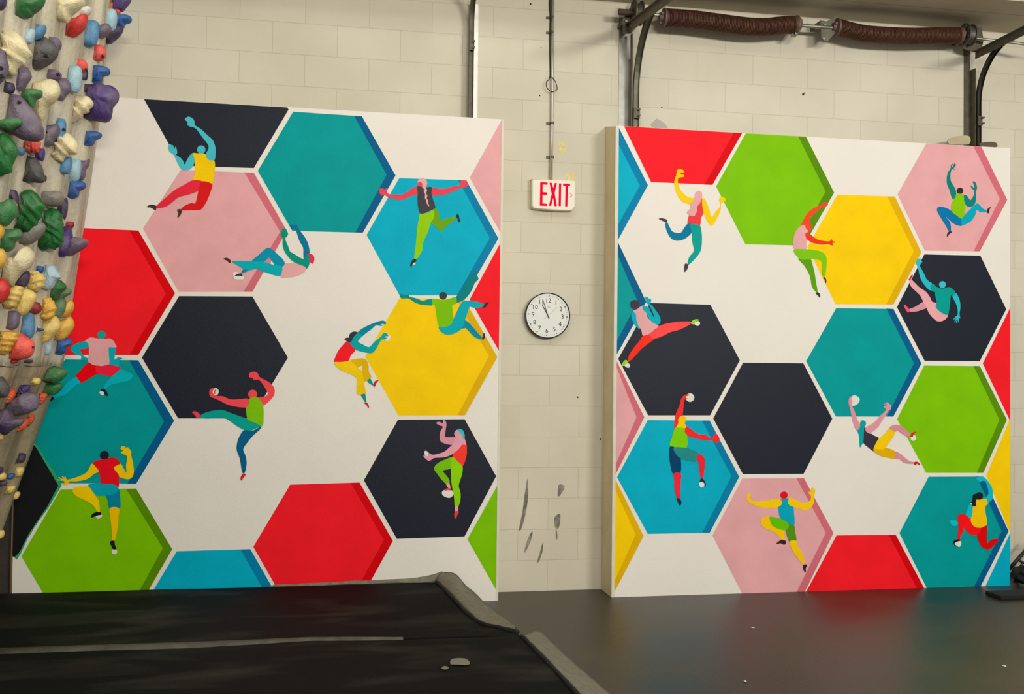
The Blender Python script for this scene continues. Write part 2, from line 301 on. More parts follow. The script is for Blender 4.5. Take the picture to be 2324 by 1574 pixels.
# painted climbers: (board, origin x, origin y, scale, label, [(colour, points)])
TA = (72, 190, 200)
F = []
F.append((0, 320, 250, 6.054, 'painted climber in a yellow vest and red trousers', [
 (TA, [(603,130),(610,110),(640,92),(660,90),(700,105),(730,140),(738,185),(745,210),(830,265),(905,335),(985,410),(1020,500),(1025,600),(1005,695),(930,695),(885,650),(895,590),(925,540),(925,480),(880,420),(820,340),(760,260),(715,235),(660,220),(632,195),(642,180),(625,150)]),
 (TA, [(372,510),(385,470),(412,465),(425,492),(440,480),(458,530),(475,500),(490,530),(498,590),(485,615),(540,650),(580,700),(600,745),(640,670),(680,610),(720,590),(745,650),(735,720),(700,790),(640,825),(560,815),(500,720),(460,630),(430,595),(395,575)]),
 (TA, circ(828, 542, 58)),
 ('yellow', [(715,590),(770,592),(880,600),(895,645),(940,690),(1005,695),(1018,760),(1010,880),(978,1008),(880,980),(715,957),(745,880),(745,780),(735,660)]),
 ((232,42,62), [(715,962),(840,975),(845,1060),(790,1110),(640,1165),(520,1195),(420,1275),(330,1330),(225,1345),(215,1310),(330,1210),(460,1100),(600,1020)]),
 ((214,24,26), [(838,975),(978,1013),(960,1110),(920,1220),(870,1310),(820,1365),(700,1372),(565,1375),(550,1355),(620,1300),(700,1275),(745,1280),(775,1180),(800,1060)]),
 ('brown', [(80,1330),(120,1300),(175,1298),(214,1320),(205,1370),(185,1368),(140,1338)]), ('brown', [(497,1370),(530,1358),(560,1375),(550,1430),(512,1475),(500,1468),(515,1420)])]))
F.append((0, 850, 390, 6.843, 'painted climber with a pink braid and green trousers', [
 ((108,162,10), [(940,560),(990,620),(1010,690),(1035,755),(1130,715),(1250,690),(1262,720),(1200,780),(1130,830),(1060,910),(1010,910),(950,850),(880,780),(890,640)]),
 ((148,204,0), [(710,650),(800,640),(915,590),(930,640),(920,710),(870,800),(830,930),(770,1060),(745,1150),(740,1220),(700,1290),(655,1350),(615,1335),(630,1200),(650,1020),(665,850),(690,720)]),
 ((234,68,82), [(672,225),(600,245),(530,290),(450,345),(350,352),(250,350),(205,330),(190,290),(200,260),(175,255),(165,275),(120,255),(85,260),(72,290),(80,330),(110,365),(160,360),(220,395),(320,425),(430,435),(490,410),(580,370),(672,350)]),
 ((234,68,82), [(882,240),(1000,260),(1120,258),(1220,220),(1330,205),(1335,150),(1380,130),(1430,140),(1450,175),(1440,215),(1390,240),(1290,270),(1180,320),(1080,355),(900,370),(880,320)]),
 ((46,46,52), [(665,220),(740,230),(800,240),(885,235),(885,330),(905,420),(945,552),(880,592),(790,635),(715,648),(680,570),(668,450),(670,330)]),
 ((234,68,82), [(675,160),(720,148),(745,180),(740,225),(690,222),(672,195)]),
 ('pink', [(668,175),(675,130),(710,100),(760,98),(800,125),(818,180),(800,240),(815,290),(800,330),(820,370),(810,410),(835,450),(830,480),(850,520),(840,532),(805,480),(800,440),(780,400),(785,350),(765,310),(765,265),(740,240),(742,190),(720,160),(690,152)]),
 ('black', [(1262,690),(1280,660),(1310,670),(1315,715),(1330,755),(1310,785),(1295,760),(1290,725)]), ('black', [(555,1440),(570,1400),(600,1355),(640,1350),(648,1385),(620,1410),(590,1440),(575,1468),(558,1465)]),
 ('ball', [(590,1440),(605,1410),(640,1412),(622,1440),(600,1448)])]))
F.append((0, 500, 500, 10.104, 'painted climber with red hair and a pink top, hanging on her back', [
 ((0,118,150), [(1590,100),(1700,95),(1760,110),(1790,180),(1840,250),(1930,370),(2000,500),(2035,620),(2050,740),(2010,820),(1920,880),(1905,780),(1900,620),(1830,500),(1780,370),(1740,240),(1700,190),(1650,200),(1610,160)]),
 ((228,48,82), [(1985,795),(2020,760),(2080,765),(2140,810),(2160,880),(2140,970),(2115,990),(2030,935),(2040,870),(2020,820)]),
 ((0,146,122), [(1395,280),(1400,230),(1430,190),(1470,175),(1510,200),(1540,260),(1555,310),(1530,370),(1490,410),(1510,480),(1560,600),(1600,710),(1700,770),(1820,850),(1920,880),(1970,815),(2040,820),(2065,860),(2040,910),(2045,1000),(1980,1112),(1930,1060),(1800,1015),(1660,935),(1550,820),(1470,700),(1430,560),(1430,450),(1430,400),(1380,340)]),
 ('pink', [(1475,975),(1560,985),(1680,965),(1830,1020),(1930,1060),(1975,1120),(1890,1210),(1760,1270),(1600,1300),(1385,1300),(1410,1150),(1440,1050)]),
 ((0,144,170), [(720,930),(880,790),(1050,640),(1110,628),(1170,650),(1300,760),(1470,940),(1420,1065),(1140,1050),(860,970)]),
 ((214,130,150), [(1010,948),(1060,905),(1120,855),(1180,935),(1240,1022),(1130,990)]), ('white', [(1145,985),(1165,955),(1182,930),(1210,975),(1240,1022),(1190,1005)]),
 ((0,172,180), [(265,935),(480,930),(720,935),(860,940),(1010,950),(1140,1000),(1260,1022),(1420,1060),(1385,1262),(1250,1255),(1100,1205),(980,1170),(860,1115),(760,1120),(640,1150),(520,1100),(380,1020)]),
 ((0,138,158), [(540,1105),(600,1130),(655,1140),(590,1180),(480,1215),(500,1160)]),
 ((74,32,24), [(75,880),(120,858),(180,870),(240,920),(240,965),(200,965),(160,920),(95,895)]),
 ('ball', [(295,1195),(380,1185),(500,1230),(545,1320),(520,1355),(330,1350),(300,1280)]), ((44,34,18), [(335,1280),(360,1240),(430,1215),(490,1220),(512,1250),(505,1280),(420,1268)])]))
F.append((0, 890, 610, 8.746, 'painted climber in a green shirt with arms spread', [
 ((0,142,124), [(155,500),(250,515),(318,510),(325,480),(345,545),(470,580),(600,630),(700,605),(800,600),(800,715),(700,720),(580,710),(460,670),(370,610),(320,585),(180,582)]),
 ((0,128,130), [(1265,560),(1320,500),(1400,380),(1550,120),(1680,30),(1700,60),(1690,130),(1712,200),(1640,280),(1590,400),(1530,500),(1440,600),(1350,650),(1265,668)]),
 ('green', [(800,600),(900,598),(960,615),(1060,610),(1150,585),(1265,560),(1275,680),(1195,720),(1200,830),(1215,960),(1210,1060),(1100,1145),(930,1145),(880,920),(845,720),(795,718)]),
 ((34,40,48), circ(1010, 533, 76)),
 ((0,170,180), [(930,1150),(1080,1145),(1180,1080),(1225,980),(1300,810),(1370,680),(1420,635),(1540,628),(1680,650),(1820,700),(1800,740),(1700,770),(1620,770),(1540,750),(1500,860),(1450,1000),(1440,1080),(1380,1185),(1240,1280),(1100,1305),(1000,1270),(945,1210)]),
 ((0,142,166), [(1440,1018),(1520,1060),(1620,1170),(1720,1290),(1790,1360),(1780,1395),(1690,1380),(1590,1310),(1500,1210),(1450,1170),(1380,1185),(1425,1100)]),
 ('black', [(1810,740),(1830,700),(1880,665),(1915,660),(1890,710),(1850,765),(1820,768)]), ((50,20,16), [(1790,1390),(1795,1330),(1815,1270),(1845,1300),(1835,1370),(1805,1405)])]))
F.append((0, 740, 710, 7.156, 'painted climber in a red vest and yellow trousers', [
 ('ball', circ(990, 395, 58)),
 ((0,134,156), [(515,315),(560,270),(650,215),(780,160),(870,130),(930,122),(972,150),(965,185),(920,175),(885,185),(930,200),(890,208),(810,200),(740,260),(650,325),(580,380),(530,360)]),
 ((0,164,166), [(385,480),(430,420),(460,370),(520,330),(580,370),(550,420),(520,465),(600,510),(700,552),(780,470),(860,410),(900,370),(930,325),(985,325),(1012,375),(980,375),(955,395),(995,400),(950,430),(905,430),(870,480),(820,570),(750,650),(640,640),(520,610),(430,555)]),
 ((30,34,48), [(295,425),(330,400),(370,395),(385,340),(430,305),(480,300),(520,320),(480,350),(440,400),(425,440),(385,482),(340,482),(325,440)]),
 ('red', [(330,465),(380,480),(430,550),(482,600),(400,690),(365,778),(240,795),(133,797),(160,690),(220,580)]),
 ((224,180,0), [(380,775),(480,745),(600,735),(660,770),(690,850),(695,950),(735,1020),(720,1060),(660,1100),(600,1110),(560,1000),(430,850)]),
 ('white', [(520,885),(552,868),(580,858),(580,900),(574,942),(545,915)]),
 ((246,202,0), [(133,800),(250,795),(380,780),(450,820),(520,890),(580,945),(600,1030),(615,1130),(645,1270),(640,1312),(570,1315),(540,1335),(500,1300),(500,1180),(500,1060),(420,1000),(300,950),(190,890)]),
 ((0,150,136), [(670,1100),(715,1060),(745,1110),(770,1170),(720,1150)]), ((0,150,136), [(565,1325),(630,1308),(645,1370),(655,1440),(630,1440),(590,1370)]),
 ((198,42,50), [(765,1170),(790,1110),(840,1085),(848,1100),(815,1140),(800,1190),(775,1188)]), ((198,42,50), [(627,1460),(660,1448),(690,1490),(698,1530),(685,1542),(665,1500),(640,1480)])]))
F.append((0, 100, 740, 8.745, 'painted climber in a pink shirt and red shorts', [
 ((0,174,184), [(810,298),(890,340),(890,430),(720,455),(720,490),(790,590),(880,640),(870,668),(740,660),(740,590),(640,555),(560,500),(525,440),(570,380),(680,330)]),
 ((0,174,184), [(1285,420),(1355,425),(1420,420),(1410,550),(1400,655),(1440,640),(1480,612),(1565,640),(1500,670),(1480,800),(1380,780),(1290,760),(1280,600)]),
 ((0,170,160), circ(1142, 168, 80)),
 ('pink', [(815,290),(900,230),(960,222),(1060,240),(1220,245),(1310,240),(1370,280),(1420,360),(1442,412),(1350,420),(1285,425),(1290,600),(1292,745),(1200,780),(1090,787),(980,765),(880,712),(890,560),(890,400),(870,330)]),
 ((240,0,14), [(875,720),(960,765),(1035,785),(1060,930),(950,1000),(830,1080),(735,1122),(680,1060),(625,985),(720,880)]),
 ((244,30,56), [(1030,785),(1150,790),(1290,760),(1480,800),(1528,845),(1440,910),(1350,997),(1200,965),(1050,935)]),
 ((0,180,198), [(620,1005),(680,1060),(722,1125),(640,1160),(540,1250),(430,1350),(300,1395),(200,1440),(170,1390),(300,1290),(360,1220),(480,1110)]),
 ((0,180,190), [(1530,850),(1640,900),(1740,940),(1762,990),(1700,1070),(1560,1110),(1400,1140),(1300,1180),(1230,1240),(1180,1225),(1240,1110),(1330,1010),(1440,920)]),
 ((14,20,52), [(1125,1260),(1170,1235),(1220,1260),(1270,1340),(1262,1385),(1222,1370),(1180,1310)]), ('black', [(170,1392),(200,1440),(120,1480),(150,1400)]), ('ball', [(1100,1320),(1130,1285),(1192,1310),(1190,1360),(1150,1370)])]))
F.append((0, 420, 830, 5.83, 'painted climber with red skin in a green vest', [
 ('ball', circ(405, 340, 42, 48)),
 ((244,74,82), [(320,340),(335,305),(372,292),(385,305),(365,335),(375,370),(420,395),(500,400),(600,440),(700,440),(830,430),(865,480),(845,545),(790,550),(680,540),(560,510),(460,460),(370,420),(330,400)]),
 ((244,74,82), [(378,362),(390,325),(405,308),(412,316),(400,345),(398,370)]),
 ((244,74,82), [(845,110),(870,85),(920,75),(960,95),(990,150),(1070,190),(1150,245),(1185,310),(1180,380),(1130,450),(1040,522),(1010,480),(965,415),(1050,405),(1100,365),(1070,310),(1020,230),(970,180),(915,185),(890,160),(850,150),(850,125)]),
 ((244,74,82), circ(895, 375, 60)),
 ((0,160,146), [(205,650),(280,615),(380,590),(500,583),(600,620),(740,670),(830,700),(950,750),(1010,790),(930,830),(860,858),(780,845),(680,790),(600,730),(520,690),(400,690),(300,695),(205,685)]),
 ('green', [(855,430),(950,415),(1000,455),(1035,530),(1040,660),(1025,792),(930,752),(830,705),(808,560),(850,500)]),
 ((0,96,136), [(780,850),(870,860),(940,835),(1012,795),(990,840),(900,920),(820,1020),(770,1100),(805,1200),(815,1300),(795,1400),(770,1420),(750,1370),(725,1220),(685,1110),(690,1020),(720,930)]),
 ((236,62,90), [(95,610),(130,598),(180,620),(200,650),(190,685),(150,685),(140,660),(105,630)]), ((220,30,50), [(735,1500),(740,1460),(770,1425),(803,1430),(790,1460),(765,1490),(755,1515)])]))
F.append((0, 940, 940, 6.296, 'painted climber with a turquoise cap and green leggings', [
 ((224,148,162), [(320,115),(350,105),(400,120),(415,110),(410,80),(430,78),(455,110),(460,150),(450,220),(440,315),(500,325),(590,325),(600,370),(550,432),(450,420),(380,385),(365,330),(375,240),(410,175),(370,160),(325,135)]),
 ('ball', [(145,530),(170,518),(205,545),(205,590),(170,600),(150,575)]),
 ((250,62,46), [(670,430),(745,430),(752,500),(745,600),(690,742),(620,675),(552,605),(560,550),(630,490)]),
 ((232,160,174), [(570,280),(590,235),(630,215),(690,250),(712,320),(745,430),(690,430),(640,490),(580,540),(500,590),(400,615),(290,620),(240,650),(205,660),(160,630),(130,590),(160,590),(205,600),(190,560),(210,550),(260,575),(350,560),(440,525),(490,480),(540,435),(580,370),(590,320)]),
 ((62,196,196), [(610,225),(650,205),(690,220),(715,270),(722,320),(705,350),(690,340),(680,290),(650,260)]),
 ((122,190,10), [(550,605),(535,690),(522,772),(410,800),(450,860),(500,930),(502,985),(455,992),(390,930),(330,850),(283,780),(300,730),(360,680),(450,640)]),
 ((140,210,0), [(550,605),(620,670),(690,742),(685,840),(660,930),(635,1020),(660,1110),(660,1220),(625,1322),(580,1312),(570,1200),(545,1060),(530,950),(525,760),(530,660)]),
 ('pink', [(455,992),(502,985),(518,1060),(488,1052)]), ('pink', [(583,1315),(628,1315),(622,1385),(588,1385)]),
 ('ball', [(395,1110),(430,1078),(520,1075),(557,1110),(555,1150),(510,1190),(450,1180),(405,1150)]),
 ((240,60,66), [(440,1090),(452,1058),(490,1052),(522,1058),(522,1085),(480,1080)]), ((240,60,66), [(570,1430),(590,1385),(625,1378),(637,1395),(612,1440),(600,1485),(580,1480)])]))
F.append((0, 120, 1000, 5.83, 'painted climber in a red shirt and blue shorts', [
 ('yellow', [(520,300),(615,390),(540,440),(480,490),(400,520),(300,535),(222,535),(205,578),(120,580),(152,560),(145,530),(60,520),(60,508),(110,510),(75,485),(85,478),(135,505),(120,470),(135,465),(160,500),(155,465),(170,470),(185,510),(250,500),(340,470),(430,430),(480,370)]),
 ('yellow', [(893,300),(795,350),(830,430),(890,480),(980,505),(1040,490),(1070,430),(1065,320),(1035,180),(1040,150),(1010,100),(975,75),(985,100),(940,70),(900,75),(910,92),(885,92),(930,130),(900,145),(920,170),(985,205),(970,320),(975,420),(940,370)]),
 ((14,16,38), circ(683, 190, 60)),
 ((238,14,30), [(535,300),(580,255),(680,245),(740,225),(800,215),(860,250),(893,300),(805,352),(860,430),(878,480),(872,612),(840,592),(750,570),(645,568),(625,470),(600,380)]),
 ((0,132,160), [(700,715),(800,700),(872,640),(887,700),(895,887),(820,887),(745,887),(725,780)]),
 ((0,166,182), [(468,580),(580,562),(700,570),(800,575),(860,610),(870,650),(800,705),(710,722),(580,722),(520,650)]),
 ('yellow', [(465,598),(520,660),(570,730),(610,800),(622,932),(590,930),(540,860),(480,810),(380,765),(300,720),(262,660),(290,615),(370,600)]),
 ((250,196,0), [(753,888),(875,888),(870,1000),(860,1130),(840,1250),(820,1312),(785,1312),(780,1180),(765,1040)]),
 ('ball', [(570,1000),(600,980),(645,975),(652,1000),(600,1030)]), ('black', [(505,1000),(530,960),(590,938),(635,945),(640,975),(590,985),(540,1005),(515,1012)]),
 ('ball', circ(816, 1462, 37)), ('black', [(757,1350),(775,1320),(815,1322),(822,1370),(843,1425),(800,1430),(775,1385)])]))
# right board
F.append((1, 1480, 370, 6.055, 'painted climber with long pink hair and teal trousers', [
 ('yellow', [(335,130),(350,92),(400,85),(440,110),(430,130),(400,130),(390,155),(435,160),(430,190),(370,200),(352,230),(360,300),(400,380),(460,445),(530,475),(590,485),(570,560),(500,560),(420,530),(355,450),(310,340),(305,240),(330,170)]),
 ('yellow', [(680,490),(720,490),(755,560),(790,660),(820,740),(880,660),(930,600),(940,545),(920,510),(930,475),(960,465),(1000,480),(1008,510),(980,540),(950,545),(940,640),(900,740),(830,852),(790,845),(740,760),(700,660)]),
 ((236,62,66), [(665,500),(685,490),(685,580),(705,680),(670,760),(657,852),(570,837),(488,832),(505,720),(560,640),(640,560)]),
 ('pink', [(585,440),(600,400),(640,380),(680,400),(688,450),(670,510),(650,560),(615,600),(620,650),(595,700),(575,728),(520,720),(480,690),(490,650),(525,620),(520,570),(560,520),(585,480)]),
 ((0,118,154), [(488,832),(545,840),(548,940),(490,1010),(410,1055),(320,1062),(250,1020),(200,930),(180,840),(200,800),(240,880),(280,940),(350,960),(400,950),(440,890)]),
 ((0,156,146), [(523,838),(600,842),(655,855),(680,960),(682,1100),(665,1200),(610,1290),(500,1397),(488,1370),(510,1290),(575,1200),(555,1100),(545,970),(530,900)]),
 ('brown', [(88,765),(130,757),(200,775),(202,805),(170,805),(120,780)]), ('brown', [(445,1395),(465,1378),(494,1400),(485,1450),(455,1490),(440,1485)])]))
F.append((1, 1780, 450, 6.843, 'painted climber with orange red skin and green leggings', [
 ((238,72,36), [(258,425),(300,330),(350,240),(420,170),(500,130),(580,90),(625,55),(668,70),(672,110),(600,130),(530,180),(460,240),(410,290),(390,380),(422,420),(417,480),(370,505),(325,480),(320,420)]),
 ((236,54,30), [(325,555),(370,525),(430,580),(520,640),(620,660),(700,665),(740,620),(735,655),(780,640),(745,664),(795,668),(750,682),(790,690),(742,698),(765,725),(720,725),(680,705),(600,718),(480,700),(400,670),(330,610)]),
 ('pink', [(255,428),(318,415),(330,465),(372,512),(325,545),(330,600),(352,650),(337,710),(337,787),(155,787),(135,700),(145,600),(180,500)]),
 ((92,158,4), [(215,930),(400,940),(440,1040),(470,1170),(490,1300),(515,1450),(480,1440),(430,1370),(400,1220),(370,1140),(300,1030)]),
 ((126,196,10), [(155,790),(335,788),(450,800),(550,820),(630,870),(657,950),(650,1070),(630,1212),(595,1200),(583,1100),(580,990),(530,950),(420,942),(270,952),(200,900),(160,850)]),
 ((52,34,30), [(600,1235),(625,1225),(650,1265),(648,1310),(635,1310),(630,1270)]), ((40,30,26), [(487,1475),(510,1455),(545,1475),(555,1515),(545,1540),(525,1510),(500,1490)])]))
F.append((1, 2110, 360, 8.287, 'painted climber in a lime vest and blue trousers', [
 ((0,130,116), [(440,765),(400,700),(370,590),(325,480),(318,370),(340,260),(390,180),(395,130),(430,88),(432,100),(412,135),(420,160),(440,130),(465,88),(492,125),(450,180),(480,210),(430,200),(405,215),(388,290),(390,400),(430,480),(480,570),(498,650),(480,720)]),
 ((0,130,120), [(625,685),(690,690),(730,740),(765,780),(820,700),(835,600),(790,560),(766,500),(800,520),(835,560),(832,500),(806,430),(850,435),(880,500),(887,560),(868,620),(870,720),(855,830),(800,900),(730,905),(680,870),(640,780)]),
 ((46,20,16), circ(568, 605, 62)),
 ((0,118,170), [(135,950),(160,905),(230,905),(330,935),(430,1000),(540,1100),(605,1140),(610,1255),(530,1255),(450,1220),(380,1160),(290,1075),(370,1180),(390,1240),(395,1357),(350,1350),(300,1260),(220,1130),(150,1010)]),
 ((0,166,186), [(590,1135),(650,1060),(750,960),(860,855),(920,850),(990,930),(1065,975),(1060,1002),(950,1000),(885,960),(860,1040),(810,1130),(740,1200),(605,1247)]),
 ((134,196,0), [(510,665),(625,675),(640,780),(667,880),(650,1050),(620,1100),(585,1127),(500,1065),(410,990),(413,830),(460,760)]),
 ((50,14,16), [(1075,985),(1090,940),(1145,905),(1120,960),(1110,1020),(1085,1022)]), ((60,20,22), [(320,1462),(325,1410),(365,1362),(400,1362),(408,1390),(370,1410),(335,1460)])]))
F.append((1, 2040, 570, 8.744, 'painted climber in a teal shirt with pink legs', [
 ((218,144,154), [(205,1145),(300,1110),(400,1050),(490,1005),(570,1100),(540,1130),(400,1180),(300,1197),(210,1192)]),
 ((234,166,170), [(225,550),(300,610),(400,710),(530,800),(610,900),(660,1000),(750,1030),(730,1110),(800,1180),(880,1235),(972,1258),(940,1330),(860,1382),(760,1385),(670,1320),(590,1220),(540,1110),(480,1000),(420,880),(330,790),(240,700),(218,620)]),
 ((40,186,200), [(658,645),(620,775),(520,690),(440,570),(400,450),(375,310),(345,260),(345,200),(375,150),(388,165),(400,128),(412,165),(435,128),(432,175),(412,210),(450,195),(460,212),(415,270),(420,310),(490,430),(540,540),(600,600)]),
 ((40,186,200), [(1115,820),(1060,900),(1120,1020),(1160,1140),(1160,1260),(1120,1290),(1080,1345),(1095,1350),(1130,1320),(1098,1390),(1112,1400),(1145,1350),(1130,1410),(1150,1410),(1163,1350),(1175,1410),(1190,1400),(1188,1340),(1215,1320),(1200,1250),(1217,1100),(1205,980),(1170,890)]),
 ((60,190,200), circ(860, 660, 68)),
 ((0,156,146), [(660,645),(740,700),(820,735),(900,735),(980,710),(1050,735),(1115,820),(1062,902),(1025,880),(1010,1060),(990,1180),(970,1260),(880,1240),(780,1170),(725,1100),(745,1020),(720,900),(700,810),(625,772)]),
 ((214,24,32), [(190,560),(215,530),(255,460),(270,470),(257,510),(240,540),(215,577)]), ((250,80,112), [(90,1075),(120,1065),(165,1110),(205,1160),(200,1200),(175,1215),(145,1180),(115,1130)])]))
F.append((1, 1400, 660, 8.284, 'painted climber in a pink vest kicking out in red trousers', [
 ((0,174,186), [(318,385),(365,440),(370,560),(410,660),(445,725),(380,685),(310,600),(275,500),(273,430)]),
 ((0,174,186), [(480,285),(520,265),(560,290),(580,270),(600,310),(640,400),(690,492),(700,480),(655,360),(605,270),(560,225),(545,180),(528,115),(560,108),(585,120),(600,150),(628,135),(647,190),(622,235),(680,300),(770,420),(817,520),(808,610),(740,627),(640,580),(570,450),(525,400),(490,360)]),
 ('ball', [(512,275),(520,250),(530,232),(565,245),(595,257),(585,280),(575,297),(545,285)]),
 ('pink', [(300,380),(380,340),(450,285),(482,285),(490,360),(545,400),(580,500),(680,600),(785,655),(700,732),(600,812),(490,848),(455,730),(400,650),(365,540),(355,430)]),
 ((44,34,54), [(245,230),(255,205),(280,185),(320,168),(360,172),(395,185),(420,215),(430,260),(445,288),(370,335),(320,347),(290,325),(262,310),(250,270)]),
 ((254,50,32), [(480,850),(560,825),(660,820),(700,895),(600,980),(470,1080),(370,1190),(270,1290),(215,1332),(200,1300),(230,1200),(320,1060),(420,940)]),
 ((254,76,72), [(598,812),(700,740),(790,660),(900,620),(1050,590),(1200,575),(1390,575),(1390,610),(1300,670),(1150,735),(1000,775),(850,850),(700,897),(645,862)]),
 ('ball', [(1450,610),(1480,580),(1530,565),(1562,600),(1540,647),(1490,652)]), ('lime', [(1390,600),(1420,555),(1470,530),(1530,533),(1532,555),(1480,570),(1450,622),(1405,622)]),
 ('ball', [(135,1390),(170,1362),(220,1362),(245,1400),(225,1442),(170,1432)]), ('lime', [(95,1390),(110,1340),(160,1295),(210,1330),(180,1360),(130,1400),(100,1415)])]))
F.append((1, 1500, 880, 5.62, 'painted climber in a green vest reaching up to a white ball', [
 ('ball', circ(370, 122, 55)),
 ((238,50,50), [(165,520),(175,400),(195,310),(235,220),(255,140),(300,90),(355,80),(352,95),(315,108),(308,125),(335,130),(325,143),(300,150),(290,200),(275,350),(240,380),(210,480)]),
 ((244,42,46), [(295,540),(320,485),(380,520),(470,585),(560,595),(645,640),(680,590),(710,585),(745,640),(740,680),(700,697),(650,670),(550,665),(420,635),(325,600)]),
 ('yellow', [(218,405),(240,365),(280,355),(320,375),(323,410),(300,450),(318,475),(302,515),(195,508),(210,470),(222,440)]),
 ((124,206,0), [(172,520),(200,503),(300,512),(300,560),(332,610),(322,762),(118,742),(135,640)]),
 ((0,64,106), [(113,750),(175,756),(200,820),(250,890),(247,1087),(150,1087),(115,950),(106,850)]),
 ((34,140,136), [(163,758),(320,762),(400,790),(477,832),(457,934),(350,925),(240,892),(188,840)]),
 ((244,36,56), [(475,838),(540,870),(562,940),(550,1060),(537,1157),(510,1157),(490,1060),(480,960),(458,905)]), ((244,36,56), [(163,1087),(252,1087),(250,1200),(240,1320),(240,1412),(205,1402),(170,1290),(168,1180)]),
 ((14,24,60), [(495,1190),(515,1150),(550,1175),(572,1230),(552,1252),(520,1220)]), ('ball', [(480,1220),(510,1195),(548,1212),(548,1250),(510,1268)]),
 ((14,24,60), [(200,1403),(240,1412),(260,1450),(250,1490),(232,1492),(210,1440)])]))
F.append((1, 1910, 880, 8.284, 'painted climber with teal hair and yellow shorts holding a white ball', [
 ('ball', [(160,200),(210,143),(270,143),(337,200),(320,270),(270,320),(195,335),(165,280)]),
 ((222,150,158), [(290,812),(230,700),(190,560),(165,420),(135,320),(128,230),(155,170),(205,155),(175,210),(205,235),(185,300),(190,330),(240,430),(275,540),(310,620),(350,710)]),
 ((222,150,158), [(430,770),(440,740),(540,690),(640,620),(710,530),(780,470),(830,410),(790,355),(795,335),(845,362),(795,300),(810,293),(855,330),(830,280),(850,270),(880,285),(922,330),(920,400),(870,440),(810,540),(750,630),(680,740),(560,835),(500,850),(450,825)]),
 ((44,38,56), [(415,740),(440,758),(455,815),(510,852),(560,860),(600,890),(700,940),(655,1010),(615,1110),(605,1192),(500,1115),(403,1022),(410,880)]),
 ((0,160,160), [(348,655),(370,615),(410,606),(452,640),(450,700),(422,740),(415,860),(405,1010),(370,1080),(340,1107),(325,900),(298,800),(345,730)]),
 ((228,176,0), [(605,1125),(720,1115),(820,1115),(1012,1195),(1012,1327),(880,1310),(720,1270),(605,1192)]),
 ((250,204,0), [(700,943),(800,870),(895,758),(1002,820),(950,940),(880,1040),(815,1122),(760,1150),(608,1135),(640,1040)]),
 ((218,142,150), [(895,752),(960,700),(1030,688),(1110,710),(1200,780),(1292,860),(1272,902),(1200,900),(1110,840),(1050,800),(1000,822)]), ((218,142,150), [(1010,1195),(1100,1235),(1200,1320),(1290,1380),(1370,1390),(1350,1422),(1200,1412),(1130,1372),(1090,1335),(1010,1325)]),
 ('ball', circ(1345, 938, 56)), ((226,28,26), [(1293,892),(1320,840),(1388,818),(1393,835),(1350,870),(1332,917),(1305,920)]), ((204,22,36), [(1358,1432),(1370,1388),(1410,1383),(1450,1405),(1470,1440),(1455,1447),(1420,1420),(1385,1442)])]))
F.append((1, 1680, 1090, 7.155, 'painted climber with a red head and blue vest', [
 ('yellow', [(120,193),(150,205),(162,240),(160,290),(210,325),(320,340),(440,320),(550,300),(640,300),(678,340),(670,400),(620,432),(460,440),(300,425),(190,380),(115,330),(105,240)]),
 ('yellow', [(780,285),(860,290),(940,340),(1040,360),(1110,340),(1145,300),(1140,240),(1110,210),(1115,178),(1145,180),(1155,125),(1190,118),(1217,170),(1200,240),(1197,350),(1150,430),(1080,472),(980,465),(875,428),(795,402),(770,340)]),
 ((0,164,186), [(643,292),(700,300),(782,283),(775,350),(800,400),(862,430),(872,540),(882,640),(872,732),(800,712),(740,660),(643,602),(618,430),(660,400),(675,340)]),
 ((228,14,34), circ(708, 236, 60)),
 ((250,200,0), [(475,588),(500,690),(570,750),(690,800),(715,900),(722,962),(670,957),(600,880),(520,820),(400,770),(345,710),(333,640),(380,595)]),
 ((84,144,10), [(780,703),(872,730),(890,830),(910,972),(850,992),(795,992),(755,890),(733,805),(775,770)]),
 ((100,192,0), [(473,588),(560,595),(660,620),(740,663),(784,720),(772,770),(730,802),(650,792),(550,752),(495,690)]),
 ((250,200,0), [(795,990),(910,975),(935,1070),(1010,1180),(1047,1350),(1020,1352),(940,1270),(850,1140)]),
 ((54,10,20), [(585,1022),(620,985),(680,958),(730,975),(737,1015),(710,1040),(650,1015),(600,1030)]), ((54,10,20), [(1015,1380),(1040,1358),(1080,1362),(1078,1390),(1060,1420),(1062,1480),(1045,1483),(1020,1430)])]))
